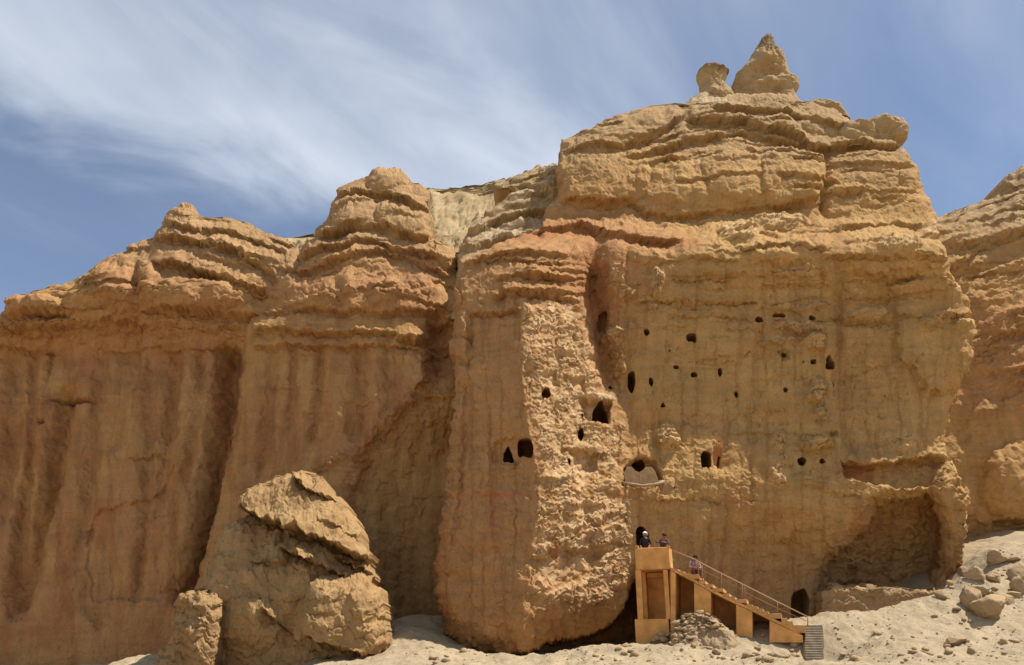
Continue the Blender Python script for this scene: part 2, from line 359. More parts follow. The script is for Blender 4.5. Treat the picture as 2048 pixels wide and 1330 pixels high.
def axis(lo, a, b, hi, step, n):
    g = np.geomspace(1, 1+max(1, a-lo), n)-1; h = np.geomspace(1, 1+max(1, hi-b), n)-1
    return np.unique(np.concatenate([a-g[::-1], np.arange(a, b, step), b+h]))
gx = axis(-900, -27, 29, 900, 0.085, 40); gy = axis(-900, 27, 46, 900, 0.085, 40)
GX, GY = np.meshgrid(gx, gy); GZ = ground_z(GX, GY)
idx = np.arange(GX.size).reshape(GX.shape)
Q = np.stack([idx[:-1, :-1], idx[:-1, 1:], idx[1:, 1:], idx[1:, :-1]], -1).reshape(-1, 4)
T = const3(GX.shape, (0.37, 0.285, 0.172)); T = lerp3(T, (0.33, 0.255, 0.158), sst(-0.3, 0.6, fbm(GX/3, GY/3, 4, 77))*0.8)
T = lerp3(T, (0.43, 0.335, 0.205), sst(0.1, 0.7, fbm(GX/1.6, GY/1.1, 4, 78))*0.7)
mk_obj('ground', fast_mesh('ground', np.stack([GX, GY, GZ], -1).reshape(-1, 3), Q, T.reshape(-1, 3)), [M_GROUND], kind='structure',
       label='pale dusty slope rising to the foot of the cliff', cat='ground')

# ------------------------------------------------------------------ main cliff
def mainY(px, py): return itp(py, [(60, 49.4), (205, 48.4), (300, 45.8), (400, 43.6), (480, 42.2), (600, 41.0), (780, 39.9), (1000, 38.9), (1200, 38.3), (1340, 38.3)])
def main_corner(py): return itp(py, [(440, 1100), (520, 1075), (600, 1046), (780, 1046), (900, 1066), (960, 1080), (1060, 1070), (1150, 1058), (1230, 1045), (1330, 1040)])
def main_valley(py): return itp(py, [(440, 1165), (600, 1192), (700, 1216), (780, 1240), (850, 1262), (1000, 1258), (1100, 1275), (1250, 1275), (1330, 1275)])
ALCOVE = [(1752, 1012), (1800, 1002), (1852, 992), (1872, 1022), (1882, 1070), (1872, 1130), (1848, 1190), (1840, 1215), (1650, 1260), (1655, 1170), (1665, 1115), (1700, 1088), (1738, 1050)]
def main_macro(px, py):
    c = main_corner(py); v = main_valley(py)
    lo = np.where(px < c, (c-px)*0.0125, np.minimum(px-c, v-c)*0.0225)
    lo = lo+0.35*np.exp(-((px-v)/26)**2)*sst(470, 520, py)*(1-sst(760, 860, py))
    lo = lo+np.clip(px-v, 0, 700)*0.0026*sst(480, 620, py)
    up = 4.5+np.clip(px-1200, 0, 700)*.0022+np.clip(1300-px, 0, 200)*.004
    b = sst(430, 510, py+6*fbm(px/60, py/60, 2, 3)); d = up*(1-b)+lo*b
    # concave undercut of the lower face behind the stair, and the deep alcove at its right end
    d = d+sst(950, 1190, py)*1.9*sst(1380, 1540, px)
    d = d+1.0*poly_mask(px+5*fbm(px/40, py/40, 3, 1), py+6*fbm(px/40, py/40, 3, 2), ALCOVE, 5)+2.0*poly_mask(px, py, ALCOVE, 30)
    # the foot of the left buttress hangs over a dark hollow
    foot = itp(px, [(860, 1225), (890, 1262), (925, 1291), (990, 1309), (1055, 1303), (1095, 1281), (1140, 1273), (1190, 1262), (1225, 1240), (1250, 1205), (1266, 1165), (1280, 1150)])
    t = py-foot
    m = 1-sst(1262, 1300, px)
    d = d+m*(np.clip((t+75)/75, 0, 1)**2*1.3+sst(0, 12, t)*4.0)
    return d
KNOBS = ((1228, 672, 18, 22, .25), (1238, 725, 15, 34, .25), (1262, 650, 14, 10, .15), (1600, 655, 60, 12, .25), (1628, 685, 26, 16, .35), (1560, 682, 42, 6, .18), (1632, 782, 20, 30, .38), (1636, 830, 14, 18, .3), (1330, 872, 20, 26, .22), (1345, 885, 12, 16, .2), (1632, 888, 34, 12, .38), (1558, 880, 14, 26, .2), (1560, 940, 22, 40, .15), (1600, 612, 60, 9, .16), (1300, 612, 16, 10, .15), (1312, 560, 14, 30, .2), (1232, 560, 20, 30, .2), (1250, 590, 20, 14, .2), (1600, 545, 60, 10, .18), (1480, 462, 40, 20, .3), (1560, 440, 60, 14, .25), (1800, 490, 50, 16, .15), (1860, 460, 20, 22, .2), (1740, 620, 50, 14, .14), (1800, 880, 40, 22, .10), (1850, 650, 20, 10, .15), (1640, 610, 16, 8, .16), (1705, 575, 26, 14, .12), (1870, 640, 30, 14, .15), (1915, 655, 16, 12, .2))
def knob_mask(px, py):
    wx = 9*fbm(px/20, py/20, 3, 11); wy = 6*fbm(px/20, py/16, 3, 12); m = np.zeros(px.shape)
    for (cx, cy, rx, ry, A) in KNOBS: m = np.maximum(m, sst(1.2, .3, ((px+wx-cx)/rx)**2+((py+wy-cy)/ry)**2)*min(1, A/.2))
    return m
def main_micro(px, py):
    f = Field(px, py); zt = 1-sst(400, 520, py)             # top zone
    pyw = py+8*fbm(px/170, py/300, 3, 91)+1.5*fbm(px/35, py/35, 2, 92)+2.0*jag(px, py)
    am = np.clip(0.5+0.8*fbm(px/120, py/60, 3, 95), 0.05, 1.2)
    f.d -= layers(pyw+200, 5, 16, 60)*(0.03+0.10*zt)*am
    f.d -= layers(pyw*1.0+90, 6, 4, 11)*(0.012+0.03*zt)*np.clip(0.4+fbm(px/70, py/40, 3, 97), 0, 1)
    f.d -= 0.22*fbm(px/150, py/110, 3, 101)+(.06+.05*zt)*fbm(px/42, py/26, 3, 103)+(.036+.02*zt)*fbm(px/13, py/9, 3, 105)+0.018*fbm(px/4.5, py/3.6, 2, 107)
    bm_ = sst(-.1, .5, fbm(px/90, py/50, 3, 96)); f.d -= blocks(px, pyw+3*fbm(px/25, py/25, 2, 98)+50, 7, 7, 22, 26, 90)*(.035+.10*zt)*(.1+bm_)
    f.ledges(15, 1100, 1800, 225, 330, .34, 1001, lambda x: -.10 if x < 1450 else .06); f.ledges(9, 1300, 1860, 330, 480, .28, 1005, lambda x: -.10 if x < 1450 else .06); f.ledges(34, 1260, 1880, 480, 660, .15, 1002, 0, 50, 160, 5); f.ledges(22, 1280, 1700, 660, 1000, .07, 1003, 0, 30, 90, 4); f.ledges(12, 920, 1150, 500, 600, .25, 1004, .05)
    f.d += (0.75*sst(1664, 1700, px+2.5*f.wx)*(1-sst(1715, 1830, px)))*sst(520, 640, py)*(1-sst(880, 930, py))+.35*sst(1500, 1512, px+f.wx)*(1-sst(1512, 1560, px))*sst(640, 680, py)*(1-sst(800, 900, py))
    # shallow vertical runnels
    run = fbm(px/16, py/170, 4, 111); f.d += 0.11*np.clip(run-0.15, 0, 1)*sst(430, 560, py)
    # ledges of the crown
    f.lip([(1122, 309), (1185, 298), (1244, 300), (1275, 281), (1320, 258), (1366, 231)], 0.9, 16, 0.35, 22)
    f.lip([(1370, 240), (1483, 240), (1524, 258), (1591, 271), (1618, 294), (1704, 289), (1799, 294)], 1.0, 13, 0.65, 14)
    f.lip([(1250, 322), (1330, 296), (1395, 275), (1480, 262), (1540, 277), (1612, 292)], 0.8, 12, 0.5, 14)
    f.lip([(1420, 218), (1500, 222), (1560, 226), (1640, 245), (1720, 268)], 0.7, 10, 0.5, 10)
    f.lip([(1270, 335), (1340, 322), (1420, 300)], 0.4, 12, 0.25, 12)
    f.bump(1202, 352, 96, 60, 1.0, 3.0); f.bump(1400, 362, 130, 54, 0.7, 3.0); f.bump(1480, 348, 80, 62, 0.6, 2.6); f.bump(1590, 352, 72, 62, 0.9, 3.2); f.bump(1745, 352, 90, 60, .5, 3); f.bump(1240, 262, 90, 34, .5, 2.6, -.3); f.bump(1560, 250, 60, 16, .4); f.bump(1650, 250, 50, 20, .5)
    f.groove([(1655, 300), (1652, 350), (1648, 430)], 7, 0.7)
    f.lip([(1112, 397), (1199, 409), (1262, 402), (1285, 420), (1339, 433), (1406, 429), (1447, 420), (1519, 413), (1582, 411), (1648, 397)], 0.65, 15, 0.15, 14)
    f.lip([(1060, 462), (1100, 455), (1163, 447), (1208, 465), (1302, 478), (1366, 476)], 0.85, 16, 0.25, 20)
    f.lip([(1573, 465), (1641, 458), (1690, 454), (1790, 449), (1868, 452)], 0.28, 9, 0.12, 10)
    f.lip([(1660, 382), (1740, 388), (1845, 384)], 0.22, 8, 0.1, 10)
    f.lip([(1665, 330), (1720, 336), (1830, 340)], 0.3, 8, 0.15, 9)
    for pts, A in (([(1270, 604), (1340, 602), (1430, 606), (1520, 600)], .22), ([(1330, 634), (1420, 630), (1506, 637)], .13), ([(1335, 560), (1400, 556), (1465, 560)], .15),
                   ([(1640, 512), (1720, 514), (1885, 522)], .2), ([(1655, 634), (1780, 638), (1938, 641)], .16), ([(1390, 722), (1440, 711), (1510, 702)], .10),
                   ([(1520, 572), (1600, 566), (1660, 574)], .15), ([(1700, 590), (1790, 594), (1900, 586)], .12), ([(1300, 520), (1390, 515), (1480, 522)], .14),
                   ([(1480, 498), (1560, 488), (1655, 496)], .2), ([(1530, 544), (1590, 539), (1655, 543)], .2), ([(1450, 470), (1500, 455), (1570, 470)], .25),
                   ([(1670, 560), (1760, 556), (1830, 560)], .13), ([(1420, 870), (1540, 862), (1690, 872)], .06), ([(1280, 1003), (1360, 1000), (1450, 998)], .10),
                   ([(1500, 760), (1580, 752), (1650, 758)], .08), ([(1660, 772), (1740, 728), (1790, 732)], .10)):
        f.lip(pts, A*1.7, 7, A*0.8, 8, 14, 1.2)
    # blocks of the right shoulder
    f.d -= 0.6*f.poly([(1782, 572), (1880, 556), (1925, 600), (1950, 650), (1950, 740), (1920, 780), (1850, 790), (1832, 770), (1820, 738), (1795, 726)], 4)
    f.d -= 0.3*f.poly([(1690, 480), (1790, 470), (1880, 470), (1905, 556), (1800, 560), (1700, 540)], 5)
    f.bump(1560, 500, 70, 26, 0.22, 3); f.bump(1620, 480, 40, 22, 0.25, 3); f.bump(1820, 420, 60, 30, 0.2, 3); f.bump(1760, 320, 60, 26, 0.3, 3)
    # left buttress: cap ledges and the knobbly corner
    f.lip([(981, 599), (1015, 584), (1049, 581), (1086, 587), (1132, 598), (1160, 600)], 0.55, 12, 0.3, 14)
    f.lip([(930, 628), (970, 627), (1007, 621), (1046, 616)], 0.45, 10, 0.3, 12)
    f.lip([(985, 562), (1038, 546), (1075, 547), (1140, 555)], 0.4, 12, 0.25, 14)
    f.lip([(925, 532), (990, 510), (1060, 500), (1130, 505)], 0.35, 12, 0.3, 14)
    f.bump(925, 650, 20, 30, 0.5); f.bump(918, 700, 26, 26, 0.5); f.bump(928, 752, 14, 22, 0.35); f.bump(905, 600, 18, 24, 0.4)
    f.groove([(940, 640), (936, 720), (930, 850), (925, 960), (905, 1100)], 6, 0.28)
    rim = np.exp(-np.clip(px-itp(py, [(600, 908), (700, 900), (840, 906), (940, 897), (1065, 880), (1145, 868)]), 0, 99)/16)*sst(740, 800, py)
    f.d -= rim*(0.18+0.22*billow(px/14, py/24, 3, 120))
    # reddish chimney between the corner and the face
    f.groove([(1188, 478), (1190, 560), (1196, 640), (1208, 710), (1222, 768)], 17, 0.9)
    f.bump(1207, 634, 10, 20, -0.5, 4, 0, 0.3)
    f.bump(1232, 520, 22, 40, 0.3); f.bump(1290, 505, 34, 22, 0.35, 3); f.bump(1230, 690, 20, 48, 0.35)
    # crumbly sunlit conglomerate
    rp = f.poly([(1048, 604), (1120, 606), (1158, 598), (1172, 660), (1186, 700), (1198, 752), (1190, 790), (1150, 800), (1200, 846), (1246, 848), (1246, 900), (1226, 912), (1236, 975), (1230, 1010), (1262, 1016), (1272, 1060), (1262, 1130), (1252, 1200),
                 (1160, 1225), (1075, 1200), (1058, 1160), (1078, 1120), (1074, 1020), (1090, 960), (1072, 880), (1058, 790), (1044, 700)], 13, 2.6)
    calm = np.clip(poly_mask(px+9*fbm(px/22, py/22, 3, 131), py+8*fbm(px/22, py/22, 3, 132), [(1060, 1120), (1110, 1105), (1200, 1088), (1240, 1085), (1215, 1120), (1180, 1150), (1155, 1170), (1110, 1180), (1070, 1150)], 6)
                   +poly_mask(px, py, [(1140, 905), (1185, 900), (1196, 940), (1180, 965), (1150, 955)], 4)+poly_mask(px, py, [(1085, 750), (1110, 745), (1112, 772), (1086, 772)], 4)
                   +poly_mask(px, py, [(1140, 758), (1168, 756), (1166, 786), (1144, 788)], 3), 0, 1)
    rp = rp*(1-0.9*calm)
    w1 = worley(px/15+0.35*fbm(px/20, py/20, 2, 5), py/10.5+0.35*fbm(px/20, py/20, 2, 6), 3); w2 = worley(px/7.5, py/5.5, 8)
    qx = px+10*fbm(px/24, py/24, 3, 143); qy = py+7*fbm(px/24, py/20, 3, 144)
    am2 = 0.30+0.55*sst(-.35, .35, fbm(px/34, py/26, 3, 146))
    rb = billow(qx/15, qy/8, 3, 153, .6)
    rough = am2*(0.15*billow(qx/13, qy/7.5, 4, 145, .62)+0.10*layers(qy+0.15*px+60, 8, 5, 13)+0.14*(0.5-w2)+0.06*fbm(px/4.5, py/3.5, 2, 142))+0.10*fbm(px/55, py/40, 2, 147)
    rp = np.clip(rp+.5*fbm(px/16, py/12, 3, 148)*rp*(1-rp)*4, 0, 1); f.d -= rp*(rough+0.05); f.d += 0.22*calm*f.poly([(1040, 740), (1260, 740), (1260, 1230), (1040, 1230)], 5)
    # lesser crumbly knobs on the broad face
    for (cx, cy, rx, ry, A) in KNOBS:
        r = ((px+2*f.wx-cx)/rx)**2+((py+1.6*f.wy-cy)/ry)**2; m = sst(1.25, 0.25, r)
        f.d -= m*A*(1.3+2.2*(0.5-w1)+1.6*(0.5-w2)+.5*rb)
    # pitted, dripping plaster on the right
    dr = f.poly([(1690, 640), (1760, 630), (1860, 700), (1880, 880), (1840, 915), (1700, 915), (1680, 800)], 20)
    dr = np.maximum(dr, 0.7*f.poly([(1290, 560), (1640, 560), (1660, 980), (1300, 1010)], 30))
    hole = np.clip(fbm(px/5.5, py/12, 2, 151)-0.38, 0, 1); f.d += dr*0.35*hole*sst(0, .5, fbm(px/60, py/45, 3, 152))
    # slot cave and its sill
    slot = poly_mask(px+f.wx*.5, py+f.wy*.5, [(1686, 924), (1700, 921), (1722, 930), (1790, 925), (1840, 914), (1880, 908), (1892, 925), (1880, 972), (1800, 975), (1745, 965), (1700, 955), (1688, 945)], 3)
    f.d += 1.1*slot
    f.lip([(1600, 968), (1640, 975), (1690, 988), (1760, 1003), (1850, 1000)], 0.1, 14, 0.12, 16)
    rrim = np.exp(-np.clip(itp(py, [(860, 1892), (905, 1894), (930, 1902), (970, 1922), (1000, 1932), (1080, 1927), (1120, 1920), (1150, 1913)])-px, 0, 99)/22)*sst(880, 920, py)
    f.d -= rrim*(0.1+0.25*billow(px/14, py/16, 3, 161))
    # niches
    f.d += 0.7*f.poly([(1160, 806), (1185, 803), (1218, 806), (1216, 846), (1172, 846)], 3)
    f.bump(1188, 795, 38, 8, 0.45, 3); f.bump(1016, 900, 34, 30, -0.35, 4, 0, 0.25); f.bump(1014, 924, 18, 14, .3)
    f.bump(1568, 712, 13, 13, -0.3, 4, 0, 0.3); f.bump(1668, 868, 9, 8, -0.5); f.bump(1436, 918, 14, 24, -0.25, 3, 0, 0.5); f.d += .75*f.poly([(1248, 972), (1248, 942), (1258, 926), (1274, 916), (1292, 916), (1308, 926), (1319, 944), (1324, 972)], 3, .4)
    f.bump(1172, 925, 26, 28, -0.3, 2.5, 0, 0.3)
    # alcove interior unevenness
    f.d += f.poly(ALCOVE, 10)*0.35*fbm(px/45, py/30, 4, 171)
    f.d -= 0.5*f.poly([(1660, 1085), (1745, 1085), (1748, 1165), (1668, 1165)], 5)*0.6
    f.bump(1702, 1142, 11, 11, -0.35, 3, 0, .4)
    # dark old window scars in the crown and face
    sc = f.poly([(1390, 445), (1470, 448), (1480, 462), (1400, 470)], 4); f.d += 0.3*sc*np.clip(fbm(px/10, py/7, 2, 181)+.1, 0, 1)
    return f.d
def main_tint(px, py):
    T = const3(px.shape, C_TAN); n = fbm(px/140, py/90, 4, 201)
    T = lerp3(T, C_YEL, sst(-0.2, 0.5, n)*0.8*sst(1150, 1350, px))
    T = lerp3(T, C_GREY, (1-sst(230, 400, py+40*n))*0.75)
    pk = (1-sst(1180, 1340, px+50*n))*sst(380, 470, py); T = lerp3(T, C_PINK, pk*0.7)
    T = lerp3(T, C_RED, np.exp(-((px-1195)/50)**2-((py-590)/130)**2)*0.7)
    T = lerp3(T, C_RED, np.exp(-((py-itp(px, [(1060, 462), (1163, 447), (1208, 465), (1302, 478), (1366, 476)])-6)/14)**2)*(1-sst(1360, 1420, px))*0.6)
    T = lerp3(T, C_RED, sst(0.25, 0.7, fbm(px/60, py/160, 4, 205))*0.35*sst(940, 1010, py))
    T = lerp3(T, C_OLIVE, sst(0.1, 0.6, fbm(px/80, py/120, 4, 206))*0.5*sst(1250, 1400, px)*sst(450, 600, py))
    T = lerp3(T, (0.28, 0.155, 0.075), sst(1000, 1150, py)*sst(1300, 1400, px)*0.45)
    ln = np.exp(-((py-988-3*pn(px/20, py/20, 3))/4)**2)*sst(935, 950, px)*(1-sst(1040, 1064, px)); T = lerp3(T, (0.46, 0.15, 0.07), ln*0.85)
    T = lerp3(T, (0.50, 0.17, 0.07), np.exp(-((px-1436)/12)**2-((py-905)/20)**2)*0.7)
    T = lerp3(T, C_RED, np.exp(-((px-1725)/40)**2-((py-940)/16)**2)*0.9)
    T = lerp3(T, C_PALE, np.exp(-((px-1188)/44)**4-((py-794)/9)**4)*0.8)
    rp = poly_mask(px, py, [(1048, 604), (1160, 598), (1200, 752), (1200, 846), (1246, 848), (1236, 975), (1272, 1030), (1252, 1200), (1075, 1200), (1074, 1020), (1090, 960), (1044, 700)], 20)*sst(-.6, .1, fbm(px/26, py/20, 3, 149)); T = lerp3(T, (0.53, 0.345, 0.17), rp*0.85); T = lerp3(T, (0.57, 0.385, 0.19), knob_mask(px, py)*.6)  # rough patch and knobs: broken rock, tinted paler still to carry their sunlit brightness
    T = lerp3(T, (0.52, 0.40, 0.24), np.exp(-((px-1420)/40)**2-((py-200)/14)**2)*0.8)
    st = sst(0.2, 0.6, fbm(px/14, py/260, 4, 207)); bands = sum(np.exp(-((px+5*fbm(px/30, py/60, 2, 9)-cx_)/w_)**2)*a_*sst(y0_, y0_+40, py)*(1-sst(y1_-90, y1_, py)) for cx_, w_, a_, y0_, y1_ in ((1602, 7, .5, 430, 640), (1632, 5, .35, 420, 600), (1678, 16, .8, 430, 760), (1700, 9, .7, 700, 930), (1262, 8, .5, 790, 960), (1525, 9, .35, 560, 720), (1450, 20, .3, 690, 860), (1180, 14, .4, 480, 640))); T = T*(1-.30*np.clip(bands, 0, 1)[..., None]*np.array([.85, 1, 1.1])); T = lerp3(T, C_PINK, np.exp(-((px-1260)/90)**2-((py-500)/120)**2)*.5)
    T = T*(1-0.20*st[..., None]*sst(420, 560, py)[..., None]*np.array([0.8, 1, 1.1]))
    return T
CAVES = [(1092, 787, 23, 21, 'w'), (1201, 826, 33, 40, 'a', 3), (1051, 895, 30, 38, 'r', 3), (1016, 905, 26, 36, 't', 2.2), (1161, 871, 11, 27, 'o'), (1138, 925, 6, 11, 'o', 1.0),
         (1222, 772, 8, 11, 'o'), (1263, 763, 17, 41, 'o', 3), (1302, 764, 9, 20, 'o'), (1326, 810, 12, 10, 't'), (1293, 665, 12, 14, 'o'), (1384, 674, 19, 19, 'r', 2.5), (1353, 733, 13, 8, 'o'),
         (1389, 748, 15, 12, 'o', 2, -0.3), (1442, 742, 10, 18, 'o'), (1473, 789, 9, 14, 'o'), (1519, 637, 19, 15, 'w', 2.5), (1560, 629, 26, 8, 'r', 1.6), (1625, 635, 14, 11, 'o'), (1570, 709, 10, 10, 'r'),
         (1627, 723, 12, 11, 'r'), (1660, 723, 25, 30, 't', 3), (1668, 767, 6, 10, 'o', 1.2), (1570, 781, 10, 10, 'o'), (1605, 922, 19, 16, 'o'), (1647, 921, 12, 12, 'o', 2, 0.4), (1411, 920, 20, 34, 'r', 3), (1439, 922, 5, 26, 'o', 1.2),
         (1281, 928, 30, 24, 'o', 2.5), (1284, 1074, 26, 46, 'a', 3), (1601, 1206, 36, 62, 'a', 3), (1164, 834, 5, 8, 'o', 1), (1210, 663, 5, 6, 'o', 1), (1207, 634, 16, 38, 'r', 0.5), (1340, 700, 4, 5, 'o', .8), (1606, 724, 4, 4, 'o', .8), (1349, 974, 4, 5, 'o', .8)]
main_rows = np.concatenate([np.arange(188, 1000, 1.55), np.arange(1000, 1345, 1.6)])
MAIN_L = OUT((188, 1404), (195, 1384), (204, 1374), (210, 1365), (213, 1290), (220, 1262), (227, 1247), (245, 1210), (262, 1184), (275, 1140), (281, 1124), (300, 1122), (312, 1117), (345, 1113), (366, 1115), (397, 1116), (410, 1100), (424, 1090), (456, 1086), (464, 1060), (480, 1010), (500, 968), (520, 938), (545, 918), (570, 912), (600, 906), (638, 912), (665, 905), (698, 898), (721, 905), (770, 914), (837, 905), (942, 896), (1064, 880), (1142, 868), (1186, 872), (1243, 888), (1290, 880), (1345, 870))
MAIN_R = OUT((188, 1588), (196, 1592), (204, 1600), (210, 1652), (221, 1678), (239, 1692), (250, 1722), (262, 1745), (290, 1792), (296, 1800), (310, 1815), (345, 1836), (380, 1850), (400, 1853), (425, 1869), (460, 1876), (500, 1887), (540, 1897), (570, 1915), (610, 1930), (640, 1932), (655, 1940), (690, 1940), (740, 1930), (775, 1911), (800, 1906), (850, 1900), (880, 1890), (905, 1892), (930, 1901), (970, 1921), (1000, 1931), (1050, 1928), (1115, 1920), (1150, 1912), (1345, 1905))
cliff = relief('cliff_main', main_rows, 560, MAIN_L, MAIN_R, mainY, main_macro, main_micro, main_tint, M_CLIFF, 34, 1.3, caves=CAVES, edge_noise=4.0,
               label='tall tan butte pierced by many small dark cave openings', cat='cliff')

# ------------------------------------------------------------------ crown rocks (parts of the main cliff)
def pillar(name, rows, XL, XR, Y0, tint, parent, nseg=72, rough=0.10, seed=0, ledge=0.10, depthk=0.8, label=None):
    rows = np.asarray(rows, float); xl = XL(rows)+1.5*fbm(rows/9, rows*0+seed, 3, 200+seed); xr = XR(rows)+1.5*fbm(rows/9, rows*0+seed+.5, 3, 210+seed)
    X1, _, Z1 = unproj(xl, rows, Y0); X2, _, _ = unproj(xr, rows, Y0)
    cx = (X1+X2)/2; rx = np.maximum((X2-X1)/2, 0.02); a = np.linspace(0, 2*np.pi, nseg, endpoint=False)
    nx = np.cos(a)[None]; ny = np.sin(a)[None]; R = np.repeat(rows[:, None], nseg, 1); A = np.repeat(a[None], len(rows), 0)
    k = 1+0.10*np.cos(3*A+2.5*fbm(R/60, R*0+seed, 2, 8))*np.abs(ny)+0.05*fbm(np.cos(A)*6+seed, np.sin(A)*6+R/7, 3, 226)+rough*fbm(np.cos(A)*1.6+seed*3, np.sin(A)*1.6+R/26, 4, 220+seed)*(np.abs(ny))+ledge*layers(R+30*seed+6*fbm(np.cos(A)+9, np.sin(A)+R/60, 2, 230), 40+seed, 5, 14)*np.abs(ny)*0.6
    X = cx[:, None]+rx[:, None]*nx*(1+0.05*(k-1)); Y = Y0+np.minimum(rx, 1.75)[:, None]*depthk*ny*k; Z = np.repeat(Z1[:, None], nseg, 1)+0.06*fbm(np.cos(A)*2, np.sin(A)*2+R/12, 3, 240+seed)
    V = np.stack([X, Y, Z], -1).reshape(-1, 3); H = len(rows); idx = np.arange(H*nseg).reshape(H, nseg); nxt = np.roll(idx, -1, 1)
    Q = np.stack([idx[:-1], idx[1:], nxt[1:], nxt[:-1]], -1).reshape(-1, 4)
    top = np.array([[cx[0], Y0, Z1[0]+0.03]]); V = np.concatenate([V, top]); ti = len(V)-1
    Qt = np.stack([idx[0], nxt[0], np.full(nseg, ti), np.full(nseg, ti)], -1)
    me = bpy.data.meshes.new(name); faces = [tuple(q) for q in Q.tolist()]+[(int(q[1]), int(q[0]), ti) for q in Qt]
    me.from_pydata(V.tolist(), [], faces); me.polygons.foreach_set('use_smooth', np.ones(len(faces), bool))
    ca = me.color_attributes.new('tint', 'FLOAT_COLOR', 'POINT'); c = np.ones((len(V), 4), np.float32); Rf = np.append(R.ravel(), rows[0])
    c[:, :3] = tint(Rf); ca.data.foreach_set('color', c.ravel()); me.update()
    return mk_obj(name, me, [M_CLIFF], parent, label=label)
capt = lambda y0, y1: (lambda r: lerp3(const3(r.shape, (0.40, 0.268, 0.13)), (0.24, 0.155, 0.08), 1-sst(y0, y1, r)))
pillar('spire', np.arange(70, 240, 1.3), OUT((70, 1532), (76, 1524), (90, 1516), (113, 1502), (128, 1494), (147, 1473), (160, 1468), (172, 1463), (188, 1466), (205, 1440), (240, 1400)),
       OUT((70, 1542), (78, 1548), (93, 1549), (104, 1560), (122, 1571), (140, 1574), (154, 1579), (163, 1596), (175, 1597), (190, 1590), (203, 1594), (222, 1622), (240, 1640)), 56.8, capt(95, 120), cliff, 120, 0.45, 1, 0.06, 0.75, label='pointed pale spire with a dark tip')
pillar('hoodoo', np.arange(139, 225, 1.3), OUT((139, 1412), (142, 1397), (150, 1392), (160, 1395), (170, 1399), (188, 1400), (206, 1385)),
       OUT((139, 1438), (141, 1452), (146, 1457), (155, 1452), (165, 1449), (172, 1449), (186, 1462), (206, 1475)), 55.9, capt(146, 156), cliff, 90, 0.3, 2, 0.05, 0.9, label='small mushroom-shaped pillar beside the spire')
pillar('rock_knob', np.arange(239, 300, 1.3), OUT((239, 1745), (242, 1738), (253, 1726), (270, 1722), (300, 1715)),
       OUT((239, 1775), (242, 1792), (252, 1806), (266, 1814), (280, 1812), (289, 1806), (294, 1790), (300, 1785)), 53.4, capt(236, 250), cliff, 90, 0.2, 3, 0.03, 0.9, label='rounded overhanging knob on the right shoulder')
pillar('rock_knob', np.arange(250, 312, 1.3), OUT((250, 1690), (258, 1672), (312, 1640)), OUT((250, 1722), (256, 1745), (268, 1762), (290, 1775), (312, 1790)), 53.2, capt(200, 214), cliff, 80, 0.25, 6, 0.05, 0.8)
pillar('rock_knob', np.arange(205, 246, 1.3), OUT((205, 1620), (212, 1606), (246, 1590)), OUT((205, 1645), (212, 1668), (222, 1682), (236, 1692), (246, 1700)), 55.8, capt(200, 214), cliff, 80, 0.25, 5, 0.05, 0.8)

